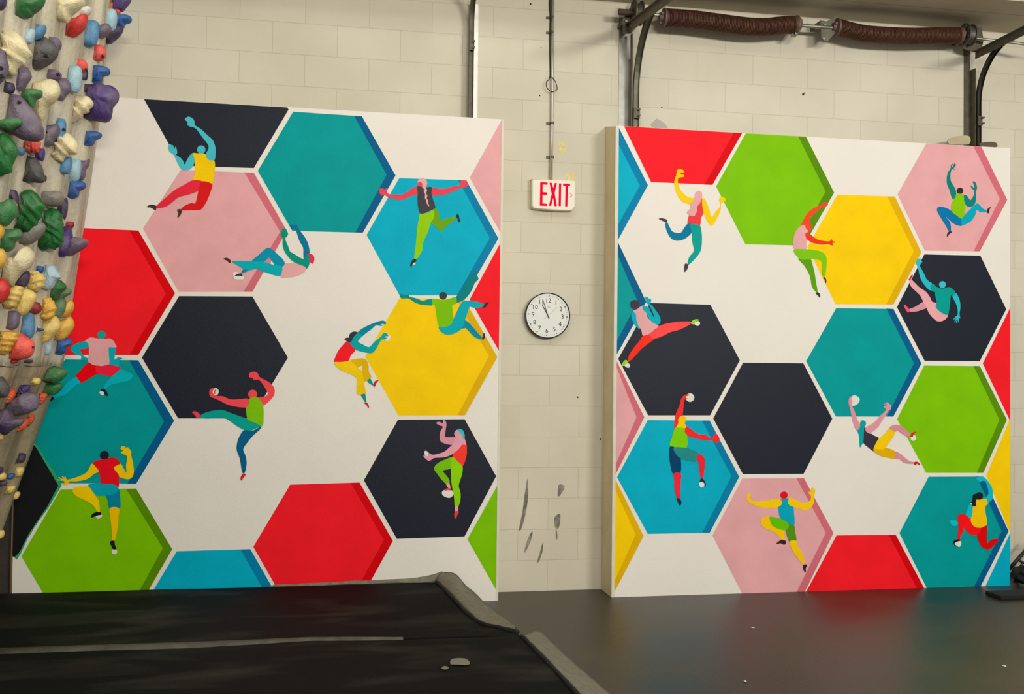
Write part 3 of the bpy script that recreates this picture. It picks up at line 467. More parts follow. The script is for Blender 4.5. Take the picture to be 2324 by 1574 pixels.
F.append((1, 2140, 1070, 8.287, 'painted climber with a black ponytail, yellow shirt and red trousers', [
 ((12,184,198), [(620,115),(690,93),(762,93),(850,180),(920,290),(937,400),(932,500),(890,552),(835,605),(810,540),(795,490),(850,420),(840,300),(800,200),(760,170),(690,187),(640,150)]),
 ((12,188,202), [(515,600),(560,640),(555,760),(525,875),(430,815),(448,740),(470,655)]),
 ((12,188,202), [(120,945),(140,903),(165,915),(190,903),(240,910),(277,960),(272,995),(220,1022),(165,1002)]),
 ((246,196,0), [(600,540),(700,520),(805,505),(832,560),(837,612),(795,650),(800,780),(824,900),(817,1002),(760,1045),(640,1047),(560,1010),(516,900),(550,800),(560,660)]),
 ('ball', [(510,592),(520,570),(530,553),(552,575),(540,590),(530,602)]),
 ('black', [(560,440),(590,418),(625,412),(670,382),(730,400),(750,450),(732,500),(680,525),(630,512),(615,580),(612,648),(545,632),(550,590),(510,582),(550,530)]),
 ((248,18,24), [(273,850),(300,800),(360,786),(430,810),(500,880),(540,980),(620,1050),(715,1055),(725,1120),(640,1192),(530,1180),(450,1130),(392,1045),(385,1120),(330,1200),(317,1267),(273,1267),(283,1100),(283,960)]),
 ((222,4,6), [(720,1053),(820,1010),(834,1100),(822,1200),(838,1340),(890,1280),(960,1260),(1042,1262),(1030,1300),(960,1380),(880,1452),(790,1447),(710,1390),(658,1280),(638,1190),(700,1130)]),
 ('black', [(188,1320),(220,1285),(275,1267),(317,1275),(312,1320),(260,1345),(262,1405),(220,1380)]), ('ball', [(212,1350),(260,1315),(330,1303),(337,1370),(300,1412),(262,1395)])]))
for b_, ox, oy, s, lab, polys in F:
    LIM = (XL0, XL1) if b_ == 0 else (XR0, XR1)
    reparent(flat_mesh('painted_climber', [(c, zz(ox, oy, s, P), True) for c, P in polys], -.0018, None, .0002, lab), tL if b_ == 0 else tR)
# ---------------------------------------------------------------- overhanging climbing wall
YE = -.07
EDGE = [atY(x, y, YE) for x, y in ((262, -60), (226, 281), (143, 830), (27, 1146), (-30, 1302))]
EDGE = [(p.x, p.z) for p in EDGE]
def wall_x(z):
    e = EDGE
    if z >= e[0][1]: a, b = e[0], e[1]
    else:
        a, b = e[-2], e[-1]
        for i in range(len(e)-1):
            if e[i][1] >= z >= e[i+1][1]: a, b = e[i], e[i+1]; break
    t = (z-a[1])/(b[1]-a[1]); return a[0]+t*(b[0]-a[0])
def ridge(Y, z):
    u = (-Y)/.46 + .12*math.sin(z*1.7) + .25*noise.noise(Vector((Y*.8, z*.35, 3)))
    fr = u-math.floor(u); s = fr/.74 if fr < .74 else (1-fr)/.26; s = s*s*(3-2*s)
    u2 = (-Y)/.13 + .9*noise.noise(Vector((Y*2.1, z*.6, 9))); f2 = u2-math.floor(u2)
    fade = min(1, (YE-Y)/.22)
    return (.042*s + .012*(1-abs(2*f2-1))**2*(.6+noise.noise(Vector((Y*2, z*.8, 5)))) + .014*noise.noise(Vector((Y*4, z*1.1, 0))))*fade
def surf_x(Y, z): return wall_x(z)+ridge(Y, z)
def on_wall(px, py):
    d = ray(px, py); best = None
    lo, hi = .5, 12.0     # march along the ray until it crosses the panel
    f = lambda s: (CAM+d*s).x - surf_x((CAM+d*s).y, (CAM+d*s).z)
    a = 1.5
    while a < 9 and (CAM+d*a).y < YE:
        if f(a) > 0 and f(a+.025) <= 0:
            lo, hi = a, a+.025
            for _ in range(30):
                m_ = (lo+hi)/2
                if f(m_) > 0: lo = m_
                else: hi = m_
            p = CAM+d*lo
            return p
        a += .025
    return atY(px, py, YE)
def rock_mat(c=(198, 188, 164)):
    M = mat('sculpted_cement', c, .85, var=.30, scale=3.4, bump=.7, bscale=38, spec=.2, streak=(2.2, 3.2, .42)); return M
def panel_mesh(zs, name, label):
    bm = bmesh.new(); NY = 230; ys = [YE-4.3*(i/NY)**1.25 for i in range(NY+1)]; rows = []; back = []
    for z in zs:
        nx = Vector((1, 0, -(wall_x(z+.02)-wall_x(z-.02))/.04)).normalized()
        rows.append([bm.verts.new(Vector((wall_x(z), y, z))+nx*ridge(y, z)) for y in ys])
        back.append([bm.verts.new(Vector((wall_x(z)-.06, y, z))) for y in (ys[0], ys[-1])])
    for i in range(len(zs)-1):
        for j in range(NY): bm.faces.new((rows[i][j], rows[i][j+1], rows[i+1][j+1], rows[i+1][j]))
        bm.faces.new((rows[i][0], rows[i+1][0], back[i+1][0], back[i][0])); bm.faces.new((rows[i][-1], back[i][1], back[i+1][1], rows[i+1][-1]))
        bm.faces.new((back[i][0], back[i+1][0], back[i+1][1], back[i][1]))
    bm.faces.new(rows[0][::-1]+[back[0][0], back[0][1]]); bm.faces.new(rows[-1]+[back[-1][1], back[-1][0]])
    o = bm_obj(name, bm, rock_mat() if name == 'upper_panel' else rock_mat((152, 138, 110)), smooth=True); return o  # lower panel darker: dirtier cement, with overhang shade put into its colour
tw = tag(empty('climbing_wall', (EDGE[2][0], -2, 0)), 'grey overhanging sculpted climbing wall studded with coloured holds at the left', 'climbing wall')
zk = EDGE[2][1]
reparent(panel_mesh([zk+.004+(4.4-zk)*i/50 for i in range(51)], 'upper_panel', ''), tw)
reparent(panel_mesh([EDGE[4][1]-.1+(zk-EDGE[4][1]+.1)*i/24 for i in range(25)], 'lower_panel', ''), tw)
# board behind the climbing wall; shade of the cavity put into its dark colour
bm = bmesh.new(); add_box(bm, (XL0-1.6, .03, 0), (XL0-.012, .10, 2.2)); reparent(bm_obj('cavity_shade_board', bm, mat('shaded_ply', (52, 46, 34), .8, var=.25, scale=6, bump=.3)), tw)
bm = bmesh.new(); add_box(bm, (XL0-.011, .0, 0), (XL0-.002, .10, 1.6)); reparent(bm_obj('framing_edge', bm, mat('raw_ply_edge', (112, 84, 52), .7)), tw)
# ---------------------------------------------------------------- climbing holds
C = dict(purple=(74, 50, 110), dpurple=(62, 46, 78), gpurple=(104, 90, 108), green=(20, 104, 44), green2=(52, 116, 62), ggreen=(96, 128, 92), cream=(222, 208, 164), white=(214, 208, 196),
         red=(206, 36, 32), coral=(236, 84, 70), dred=(150, 28, 34), blue=(30, 88, 156), blue2=(84, 138, 176), pblue=(156, 190, 198), ice=(170, 192, 200), dgrey=(74, 72, 70), grey=(124, 118, 110),
         yellow=(232, 176, 70), lyellow=(236, 196, 108), orange=(236, 92, 48))
HM = {}
def hold_mat(c):
    "coloured resin, mottled, with chalk rubbed into it"
    if c in HM: return HM[c]
    M = mat('hold_'+c, C[c], .5, var=.34, scale=11, bump=.5, bscale=95, spec=.4); N = M.node_tree.nodes; L = M.node_tree.links
    b = N['Principled BSDF']; src = b.inputs['Base Color'].links[0].from_socket
    tc = N.new('ShaderNodeTexCoord'); n = N.new('ShaderNodeTexNoise'); n.inputs['Scale'].default_value = 8; n.inputs['Detail'].default_value = 6; L.new(tc.outputs['Object'], n.inputs['Vector'])
    r = N.new('ShaderNodeMapRange'); r.inputs[1].default_value = .52; r.inputs[2].default_value = .78; r.inputs[3].default_value = 0; r.inputs[4].default_value = .25; L.new(n.outputs[0], r.inputs[0])
    mx = N.new('ShaderNodeMix'); mx.data_type = 'RGBA'; L.new(r.outputs[0], mx.inputs[0]); L.new(src, mx.inputs[6]); mx.inputs[7].default_value = lin((214, 208, 190)); L.new(mx.outputs[2], b.inputs['Base Color'])
    HM[c] = M; return M
def smooth_noise(v, s, seed): return noise.noise(v*s+Vector((seed, seed*.7, 0)))
def hold(idx, poly, col, label, rid=0, cat='climbing hold', grp='climbing holds on the overhanging wall', depth=.62, name='climbing_hold', ra=0.0, bolts=()):
    # the base sits on the wall where the traced outline touches it
    xs = sorted(poly, key=lambda p: p[0]); base = [p for p in xs[:max(2, len(xs)//3)]]
    by = sum(p[1] for p in base)/len(base); bx = min(p[0] for p in base)+2
    B = on_wall(bx, by); Y = min(B.y, YE-.05)
    P = [atY(x, y, Y) for x, y in crom(poly, 4)]
    w = max(p.x for p in P)-min(p.x for p in P); h = max(p.z for p in P)-min(p.z for p in P)
    T = depth*min(w, h)*.55+.01
    T = min(T, max(.02, (YE+.045-Y)))
    # root the wall side of the outline into the panel
    Q = []
    for p in P:
        sx_ = surf_x(Y, p.z); g = p.x-sx_
        if g < .02 or (p.x-min(q.x for q in P)) < .08*w: p = Vector((min(p.x, max(sx_-.012, p.x-.05)), p.y, p.z))
        Q.append(p)
    cx = sum(p.x for p in P)/len(P)*.8+min(p.x for p in P)*.2; cz = sum(p.z for p in P)/len(P)
    c = Vector((cx, Y, cz)); bm = bmesh.new(); rings = []; K = 12
    SH = [(math.cos(-math.pi/2+math.pi*k/K)**.55, math.sin(-math.pi/2+math.pi*k/K)) for k in range(1, K)]
    s0, d0 = SH[-1]; inner = [(s0*f, d0+(1.12-d0)*(1-f*f)) for f in (.82, .64, .46, .28, .12)]
    SH = [(a, -b) for a, b in inner[::-1]]+SH+inner
    for s, dd in SH:
        dy = dd*T; ring = []
        for j, p in enumerate(Q):
            v = c+(p-c)*s; v.y = Y+dy
            n = (v-c).normalized()
            cr = .5-abs(smooth_noise(v, 13, idx*3.1)); cr2 = .5-abs(smooth_noise(v, 30, idx+4.0))
            a = (.30*T*(cr-.3)+.12*T*(cr2-.3)) if not rid else .08*T*smooth_noise(v, 20, idx)
            if rid:
                q = ((v.x-c.x)*math.sin(ra)+(v.z-c.z)*math.cos(ra))*rid+50; fq = q-math.floor(q)
                st = fq/.75 if fq < .75 else (1-fq)/.25; a -= .5*T*(1-st)
                v = Vector((c.x+(v.x-c.x)*(1-.07*(1-st)), v.y, c.z+(v.z-c.z)*(1-.07*(1-st))))
            v = v+Vector((n.x*.35, n.y, n.z*.35))*a*(1 if abs(dy) > .2*T else .35)
            ring.append(bm.verts.new(v))
        rings.append(ring)
    n = len(Q)
    for i in range(len(rings)-1):
        for j in range(n): bm.faces.new((rings[i][j], rings[i][(j+1) % n], rings[i+1][(j+1) % n], rings[i+1][j]))
    for ring, sg in ((rings[0], -1), (rings[-1], 1)):
        t = bm.verts.new(sum((q_.co for q_ in ring), Vector())/n)
        for j in range(n): bm.faces.new((ring[j], ring[(j+1) % n], t))
    o = bm_obj(name, bm, hold_mat(col), smooth=True, at=(wall_x(cz), Y, cz))
    for (ax, ay) in bolts:
        p = atY(ax, ay, Y-T*.93); bb = bmesh.new(); r_ = bmesh.ops.create_cone(bb, cap_ends=True, segments=12, radius1=.0065, radius2=.0065, depth=.02)
        for v in r_['verts']: v.co = Vector((v.co.x, v.co.z, v.co.y))+p
        k_ = bm_obj('bolt', bb, mat('bolt_recess', (24, 20, 20), .6)); k_.parent = o; k_.matrix_parent_inverse = Matrix.Translation(-o.location)
    tag(o, label, cat, grp); return o
Z1 = (0, 0, 4.628); Z2 = (0, 300, 5.246); Z3 = (0, 560, 4.63); Z4 = (0, 820, 2.915)
HO = [
 (Z1, 'dpurple', 'dark purple hold cut by the top left corner of the photo', [(-60,-40),(55,-30),(60,10),(50,60),(5,108),(-60,108)]),
 (Z1, 'green', 'dark green bulbous hold at the top edge, left of the cream jug', [(212,-30),(455,-30),(452,40),(400,90),(345,130),(330,165),(270,182),(215,175),(205,120),(206,40)]),
 (Z1, 'cream', 'cream jug hold at the top edge with a knob underneath', [(628,-20),(870,-10),(875,40),(810,90),(740,140),(725,190),(700,232),(665,230),(615,190),(612,120),(622,60)]),
 (Z1, 'white', 'small white crimp between the top cream jug and the red teardrop', [(850,150),(868,100),(930,68),(965,100),(930,160),(890,165)]),
 (Z1, 'red', 'red teardrop hold below the small white crimp', [(730,398),(722,350),(740,240),(830,180),(900,155),(925,185),(900,270),(830,360),(760,392)]),
 (Z1, 'blue2', 'two-tone blue block right of the red teardrop', [(900,480),(890,420),(905,330),(930,240),(980,215),(1035,240),(1042,300),(1030,400),(1000,470),(950,488)]),
 (Z1, 'pblue', 'pale blue upright hold left of the top blue peg', [(1115,240),(1120,140),(1160,95),(1215,110),(1230,180),(1215,280),(1170,330),(1130,300)]),
 (Z1, 'orange', 'thin orange hold beside the purple one at the top edge', [(1230,150),(1226,60),(1245,-20),(1285,-20),(1272,110),(1247,155)]),
 (Z1, 'purple', 'pointed purple hold cut by the top edge, beside the orange one', [(1280,-20),(1375,-20),(1372,10),(1340,50),(1290,115),(1268,115),(1272,40)]),
 (Z1, 'blue', 'topmost blue peg hold, sticking out over the block wall', [(1235,240),(1232,180),(1260,155),(1330,160),(1380,185),(1375,225),(1310,250),(1295,290),(1250,290)]),
 (Z1, 'dpurple', 'dark purple rocky hold under the topmost blue peg', [(1150,460),(1145,400),(1165,310),(1215,255),(1295,290),(1260,370),(1190,430)]),
 (Z1, 'gpurple', 'marbled purple and white hold right of the two-tone blue block', [(1022,425),(1035,330),(1110,250),(1170,290),(1140,345),(1090,385),(1050,415)]),
 (Z1, 'coral', 'coral red hold alone below the dark purple rocky one', [(1002,655),(1005,560),(1030,480),(1080,480),(1115,540),(1105,600),(1060,640)]),
 (Z1, 'coral', 'small coral hold on top of the pale blue capsule', [(815,690),(812,640),(840,615),(900,640),(925,700),(905,745),(860,755)]),
 (Z1, 'pblue', 'pale blue capsule hold under the small coral one', [(735,960),(722,870),(740,750),(790,695),(850,710),(862,800),(845,920),(800,975)]),
 (Z1, 'dpurple', 'dark purple sliver right of the pale blue capsule', [(858,880),(868,770),(915,740),(925,770),(905,850),(875,885)]),
 (Z1, 'blue', 'blue peg hold just above the big purple hold', [(990,870),(1005,705),(1060,695),(1130,710),(1158,745),(1140,775),(1080,790),(1065,850),(1030,885)]),
 (Z1, 'purple', 'big glossy purple hold overlapping the corner of the mural board', [(925,1250),(920,1200),(970,1130),(965,1010),(1000,880),(1060,865),(1110,900),(1180,905),(1235,950),(1248,1010),(1225,1080),(1190,1120),(1170,1180),(1165,1240),(1120,1280),(1040,1275)]),
 (Z1, 'cream', 'large cream shell hold with a smooth rim at the upper left', [(20,500),(30,380),(50,300),(90,295),(200,350),(290,440),(335,540),(325,610),(290,660),(230,690),(180,760),(110,810),(75,790),(90,700),(60,600)], 7, .5),
 (Z1, 'blue2', 'small blue cube hold above the big dark grey one', [(360,420),(358,350),(375,275),(470,265),(485,300),(450,370),(390,430)]),
 (Z1, 'ice', 'small pale hold left of the blue cube', [(320,460),(290,420),(270,330),(340,300),(370,330),(355,400)]),
 (Z1, 'dgrey', 'big dark grey teardrop hold at the upper left', [(362,700),(358,560),(380,440),(440,400),(500,405),(590,480),(605,560),(560,640),(470,700),(375,745)]),
 (Z1, 'gpurple', 'small grey purple hold behind the big dark grey teardrop', [(535,420),(570,395),(620,410),(645,460),(630,510),(600,550),(580,480)]),
 (Z1, 'gpurple', 'grey purple hold with holes at the left edge, beside the cream shell', [(-80,500),(0,505),(50,550),(75,640),(85,700),(70,780),(0,870),(-80,880)]),
 (Z1, 'gpurple', 'grey wedge hold below the cream shell', [(180,975),(190,870),(240,690),(280,690),(325,770),(320,820),(270,900),(220,985)]),
 (Z1, 'dpurple', 'small purple hold left of the grey wedge', [(70,995),(68,880),(90,830),(130,850),(155,910),(150,960),(110,990)]),
 (Z1, 'gpurple', 'small grey cup hold above the cream jug of the second column', [(508,835),(515,770),(540,740),(600,740),(645,775),(635,820),(590,845)]),
 (Z1, 'cream', 'cream jug hold behind the short green horn', [(350,1110),(400,1020),(410,900),(470,850),(540,838),(600,860),(630,920),(610,1000),(550,1070),(500,1100),(470,1140),(460,1200),(430,1260),(390,1220)]),
 (Z1, 'green2', 'short green horn in front of the cream jug', [(232,1010),(245,950),(300,940),(430,945),(450,990),(420,1020),(370,1050),(345,1130),(310,1100)]),
 (Z1, 'gpurple', 'rugged purple rock hold left of the pale blue capsule', [(612,1075),(610,1000),(645,900),(655,820),(685,815),(740,880),(745,950),(690,1010),(650,1060)]),
 (Z1, 'dpurple', 'tiny dark purple hold left of the big glossy purple one', [(898,995),(905,930),(940,890),(975,895),(960,950),(920,995)]),
 (Z1, 'cream', 'cream jug hold left of the big glossy purple one', [(775,1140),(800,1010),(870,1000),(940,1020),(985,1080),(970,1130),(900,1200),(830,1260),(770,1305),(748,1290),(750,1240),(780,1180)], 8, .8),
 (Z1, 'gpurple', 'very large smooth grey purple teardrop hold at the left', [(120,1380),(118,1250),(140,1050),(170,985),(230,1020),(330,1130),(420,1270),(460,1370),(450,1440),(400,1480),(300,1480),(200,1450)]),
 (Z1, 'green2', 'green horn in front of the very large grey purple teardrop', [(-60,1290),(60,1255),(180,1240),(232,1265),(230,1310),(170,1340),(110,1370),(60,1360),(-60,1325)]),
 (Z1, 'blue2', 'slender light blue hold behind the purple curl', [(600,1500),(590,1400),(600,1260),(640,1225),(690,1270),(690,1380),(660,1480),(620,1505)]),
 (Z1, 'gpurple', 'curled grey purple hold left of the slender light blue one', [(470,1560),(475,1500),(540,1420),(560,1370),(545,1330),(580,1300),(625,1320),(620,1400),(560,1480),(510,1570)]),
 (Z1, 'blue', 'small blue peg in front of the plain corner of the mural board', [(915,1530),(918,1440),(940,1385),(1010,1380),(1065,1400),(1060,1435),(1000,1465),(980,1510),(940,1545)]),
 (Z2, 'green', 'large glossy green leaf shaped hold at the left edge', [(-60,-20),(0,0),(60,5),(150,90),(205,180),(210,280),(170,400),(130,470),(60,520),(-60,520)], 5, 1.0),
 (Z2, 'blue2', 'small blue hold right of the large green leaf shaped one', [(215,330),(225,180),(240,165),(295,190),(290,250),(250,310)]),
 (Z2, 'coral', 'ribbed coral hold under the very large grey purple teardrop', [(308,210),(310,110),(350,95),(480,105),(495,150),(480,210),(430,255),(350,230)], 24, 1.57),
 (Z2, 'purple', 'little purple hold tucked right under the ribbed coral one', [(430,250),(480,210),(530,200),(530,290),(500,350),(470,310)]),
 (Z2, 'cream', 'cream jug hold with swirled edges at mid height', [(650,310),(655,200),(690,150),(740,30),(790,0),(850,30),(920,110),(940,190),(910,260),(850,280),(790,300),(750,360),(700,340)], 9, .8),
 (Z2, 'blue2', 'teal blue hold below the swirled cream jug', [(732,480),(735,380),(790,300),(850,300),(850,400),(820,490),(770,495)]),
 (Z2, 'pblue', 'pale blue block right of the teal blue hold', [(845,590),(838,480),(850,330),(900,300),(960,340),(965,440),(940,560),(890,600)]),
 (Z2, 'gpurple', 'purple rock hold right of the pale blue block', [(940,590),(960,480),(970,370),(990,320),(1030,340),(1070,320),(1060,380),(1020,440),(1015,520),(975,580)]),
 (Z2, 'blue', 'blue peg hold below the pale blue block', [(850,780),(845,640),(870,600),(930,580),(1000,590),(1025,630),(1000,665),(940,690),(930,760),(890,780)]),
 (Z2, 'dgrey', 'dark grey wedge hold below the ribbed coral one', [(330,590),(335,420),(345,270),(400,260),(480,370),(520,460),(535,560),(500,600),(400,595)]),
 (Z2, 'dpurple', 'little purple spike at the foot of the dark grey wedge', [(475,630),(470,590),(530,550),(545,510),(555,560),(510,610)]),
 (Z2, 'gpurple', 'thin pale purple crescent left of a blue peg', [(775,740),(770,650),(800,540),(830,560),(830,650),(800,730)]),
 (Z2, 'dpurple', 'purple crescent above the knobbly green hold', [(110,790),(118,690),(145,660),(190,690),(220,770),(215,860),(180,800)]),
 (Z2, 'green2', 'knobbly green hold at the left edge', [(-40,1010),(30,940),(20,880),(60,830),(120,795),(170,820),(200,900),(190,980),(130,1060),(60,1120),(-30,1050)]),
 (Z2, 'green', 'large hooked green hold with a scalloped rim', [(280,680),(340,655),(430,690),(500,770),(540,860),(530,940),(480,1060),(430,1130),(330,1205),(260,1190),(225,1140),(240,980),(260,900),(270,800)], 10, .9),
 (Z2, 'grey', 'grey brown horn above the two large green holds', [(510,740),(560,715),(640,700),(720,710),(760,770),(740,850),(690,880),(600,880),(545,850)]),
 (Z2, 'dpurple', 'dark shadowy hold right of the grey brown horn', [(700,870),(740,850),(790,780),(810,850),(800,950),(770,1040),(750,1000)]),
 (Z2, 'green', 'ribbed deep green hold right of the hooked green one', [(510,1400),(500,1250),(540,1100),(500,1070),(560,960),(620,900),(680,890),(740,960),(760,1060),(770,1200),(760,1330),(700,1390),(600,1400)], 12, .6),
 (Z2, 'grey', 'grey crescent between the two large green holds', [(275,1330),(272,1240),(330,1210),(420,1150),(490,1070),(540,1110),(520,1180),(440,1280),(350,1330)]),
 (Z2, 'green2', 'small hooked green hold left of the grey crescent', [(20,1400),(15,1290),(60,1170),(150,1150),(240,1155),(270,1210),(250,1260),(170,1300),(150,1380),(90,1420)]),
 (Z2, 'yellow', 'yellow curl at the left edge beside the small hooked green one', [(-50,1020),(0,1040),(40,1100),(50,1170),(20,1250),(-50,1290)]),
 (Z2, 'yellow', 'yellow curl at the left edge beside the cream horn', [(-50,1350),(0,1360),(50,1400),(75,1480),(60,1560),(0,1620),(-50,1620)]),
 (Z2, 'purple', 'tall purple flake in front of the long grey purple one', [(712,1500),(715,1380),(760,1260),(790,1120),(840,1110),(865,1250),(850,1380),(800,1450),(750,1500)]),
 (Z2, 'gpurple', 'long grey purple hold sticking out over the red hexagon', [(800,1470),(850,1270),(950,1255),(1020,1270),(1048,1310),(1010,1370),(920,1430)]),
 (Z2, 'dred', 'small dull red hold on top of the tall purple flake', [(800,1130),(815,1080),(870,1065),(880,1110),(840,1150)]),
 (Z3, 'cream', 'long cream horn below the hooked green holds', [(60,320),(75,150),(120,105),(190,120),(240,20),(300,0),(355,60),(355,130),(290,230),(200,300),(130,400),(90,390)]),
 (Z3, 'dpurple', 'purple block under the long cream horn', [(188,405),(190,360),(230,310),(290,250),(312,280),(305,360),(260,425)]),
 (Z3, 'red', 'red ball hold cut by the left edge', [(-50,315),(0,320),(60,340),(105,420),(100,480),(60,550),(0,595),(-50,600)]),
 (Z3, 'lyellow', 'yellow ridged shell right of the long cream horn', [(305,440),(310,330),(345,235),(400,245),(470,300),(482,360),(450,440),(380,490)], 14, -.4),
 (Z3, 'blue', 'tiny blue dot hold above a yellow ridged shell', [(400,250),(395,215),(420,190),(460,205),(455,255),(425,275)]),
 (Z3, 'ice', 'pale grey blue hold above the green apple shaped one', [(475,440),(480,330),(500,200),(530,175),(580,200),(620,280),(645,320),(600,350),(560,420),(520,450)]),
 (Z3, 'green', 'green apple shaped hold near the edge over the red hexagon', [(525,480),(530,420),(580,350),(640,350),(690,400),(690,440),(640,480),(610,520),(580,560),(540,540)]),
 (Z3, 'ggreen', 'grey green horn right of the apple shaped hold', [(605,560),(640,480),(700,430),(750,450),(745,490),(680,530),(640,570)]),
 (Z3, 'lyellow', 'yellow ridged shell right of the red ball hold', [(62,590),(80,510),(130,430),(180,400),(245,420),(240,500),(210,560),(160,640),(80,660)], 13, .2),
 (Z3, 'lyellow', 'smooth yellow shell left of the dark red hold', [(195,680),(225,560),(250,440),(320,450),(378,500),(370,560),(310,660),(240,720)]),
 (Z3, 'dred', 'small dark red hold among the yellow shells', [(330,660),(345,600),(380,560),(430,620),(425,680),(370,705)]),
 (Z3, 'yellow', 'yellow ridged shell left of the green drop', [(448,720),(455,600),(485,500),(540,530),(595,620),(590,690),(540,760),(480,780),(455,770)], 13, -.5),
 (Z3, 'ggreen', 'grey green drop between the yellow shell and the yellow fin', [(580,690),(590,590),(640,540),(690,560),(690,640),(650,720),(620,750)]),
 (Z3, 'yellow', 'upper yellow fin in front of the red hexagon', [(635,780),(650,700),(690,610),(740,560),(778,600),(765,670),(700,730)]),
 (Z3, 'lyellow', 'double lobed pale yellow hold left of the lower yellow fin', [(445,1030),(445,900),(490,790),(540,750),(590,725),(632,790),(620,870),(540,960),(470,1030)]),
 (Z3, 'yellow', 'lower yellow fin in front of the red hexagon', [(605,995),(610,870),(680,770),(740,730),(775,780),(770,850),(700,950),(640,990)]),
 (Z3, 'gpurple', 'pale purple rock hold above the lowest yellow shell', [(95,860),(110,720),(160,670),(200,690),(205,780),(180,850),(130,870)]),
 (Z3, 'blue2', 'pale blue egg hold below the dark red one', [(235,920),(240,780),(290,700),(340,700),(365,770),(360,900),(320,960),(270,940)]),
 (Z3, 'blue', 'small blue knob right of the pale blue egg', [(400,920),(402,850),(430,825),(460,860),(440,900)]),
 (Z3, 'yellow', 'lowest yellow ridged shell, beside the big coral ball', [(15,1110),(20,980),(35,880),(190,880),(210,910),(180,980),(140,1040),(100,1110),(50,1140)], 14, .1),
 (Z3, 'coral', 'big coral ball hold at the lower left', [(125,1170),(140,1060),(200,980),(215,900),(280,940),(350,990),(362,1060),(330,1150),(240,1185),(150,1190)]),
 (Z3, 'ice', 'small blue and white oval below the double lobed yellow hold', [(470,1150),(475,1060),(510,990),(545,1010),(545,1080),(510,1140)]),
 (Z3, 'blue', 'dark blue peg left of the pink shirted painted climber', [(620,1130),(615,1040),(650,970),(720,955),(760,980),(755,1020),(700,1050),(690,1100),(650,1130)]),
 (Z3, 'green2', 'round green hold at the fold of the climbing wall', [(495,1400),(510,1350),(550,1280),(600,1260),(700,1290),(708,1330),(660,1390),(600,1430),(560,1440)]),
 (Z3, 'green', 'darker green hold right below the round green one at the fold', [(480,1530),(490,1440),(560,1440),(640,1430),(660,1470),(600,1540),(540,1560)]),
 (Z3, 'dred', 'dull red stub under the big coral ball', [(120,1250),(120,1185),(190,1190),(170,1230)]),
 (Z3, 'dgrey', 'small dark hold right under the big coral ball', [(268,1220),(275,1190),(345,1185),(335,1215)]),
 (Z4, 'orange', 'orange ribbed stub left of the lilac ribbed one', [(35,290),(40,240),(80,170),(100,180),(105,220),(80,260),(50,295)], 26, .4),
 (Z4, 'purple', 'lilac ribbed stub above the grey stone hold', [(120,240),(130,190),(165,155),(200,155),(200,190),(160,230)], 26, .9),
 (Z4, 'gpurple', 'grey stone hold with a dimple in the ribbed cluster', [(50,300),(90,260),(150,210),(190,200),(250,220),(250,300),(200,340),(120,360),(80,350)]),
 (Z4, 'orange', 'orange ribbed stub at the edge, right of the grey stone hold', [(255,290),(260,220),(290,195),(320,210),(300,260),(275,285)], 26, .3),
 (Z4, 'dpurple', 'large dark purple hold at the left edge below the grey stone', [(-40,320),(0,320),(60,310),(90,370),(150,380),(150,410),(90,450),(40,485),(10,470),(-40,450)]),
 (Z4, 'orange', 'lowest orange ribbed stub, left one of the crossed pair', [(110,480),(125,420),(160,370),(185,380),(178,430),(140,465)], 26, .4),
 (Z4, 'orange', 'orange ribbed stub right of the lowest one', [(172,430),(190,380),(215,345),(232,352),(225,395),(195,430)], 26, .4),
 (Z4, 'purple', 'dark ribbed stub at the right end of the lower ribbed cluster', [(222,415),(225,385),(235,352),(262,355),(248,395)], 26, .4),
 (Z4, 'dgrey', 'dark mottled rock at the left edge above the ribbed cluster', [(-40,60),(0,80),(25,110),(60,170),(50,230),(0,240),(-40,240)]),
 (Z4, 'lyellow', 'small yellow foothold alone below the fold of the wall', [(213,155),(222,115),(243,102),(268,120),(258,150),(235,156)]),
 (Z4, 'dpurple', 'dark purple foothold above the three yellow ones at the edge', [(120,680),(125,630),(150,590),(170,600),(165,650),(135,680)]),
 (Z4, 'lyellow', 'yellow foothold, highest of the three along the lower edge', [(105,760),(110,710),(145,690),(158,715),(140,755)]),
 (Z4, 'dpurple', 'tiny purple foothold above the small blue one', [(50,740),(55,690),(70,680),(80,720),(60,745)]),
 (Z4, 'blue', 'tiny blue foothold left of the highest yellow edge foothold', [(55,780),(60,745),(95,735),(90,770)]),
 (Z4, 'lyellow', 'yellow foothold at the left edge beside the tiny blue one', [(-30,790),(0,750),(25,735),(38,750),(30,780)]),
 (Z4, 'dpurple', 'dark purple foothold below the yellow one at the left edge', [(-30,825),(10,790),(45,790),(40,820)]),
 (Z4, 'lyellow', 'yellow foothold, middle of the three along the lower edge', [(48,880),(55,830),(75,815),(102,825),(90,860),(60,882)]),
 (Z4, 'lyellow', 'yellow foothold, lowest of the three along the lower edge', [(85,915),(90,870),(120,855),(132,875),(115,910)]),
 (Z4, 'lyellow', 'lowest yellow foothold near the bottom of the climbing wall', [(-25,1170),(0,1120),(20,1115),(28,1145),(10,1170)]),
 (Z4, 'lyellow', 'yellow foothold at the left edge under the large dark purple hold', [(-25,520),(0,475),(15,480),(18,515)]),
 (Z4, 'dpurple', 'small purple foothold at the left edge above the tiny purple one', [(-30,740),(0,690),(15,695),(20,720),(8,738)])]
BOLTS = {12: [(1080, 590)], 13: [(905, 735)], 21: [(485, 585)], 32: [(205, 1075)], 23: [(15, 715), (22, 800)], 34: [(672, 1360)], 26: [(612, 782)], 87: [(340, 1055)]}
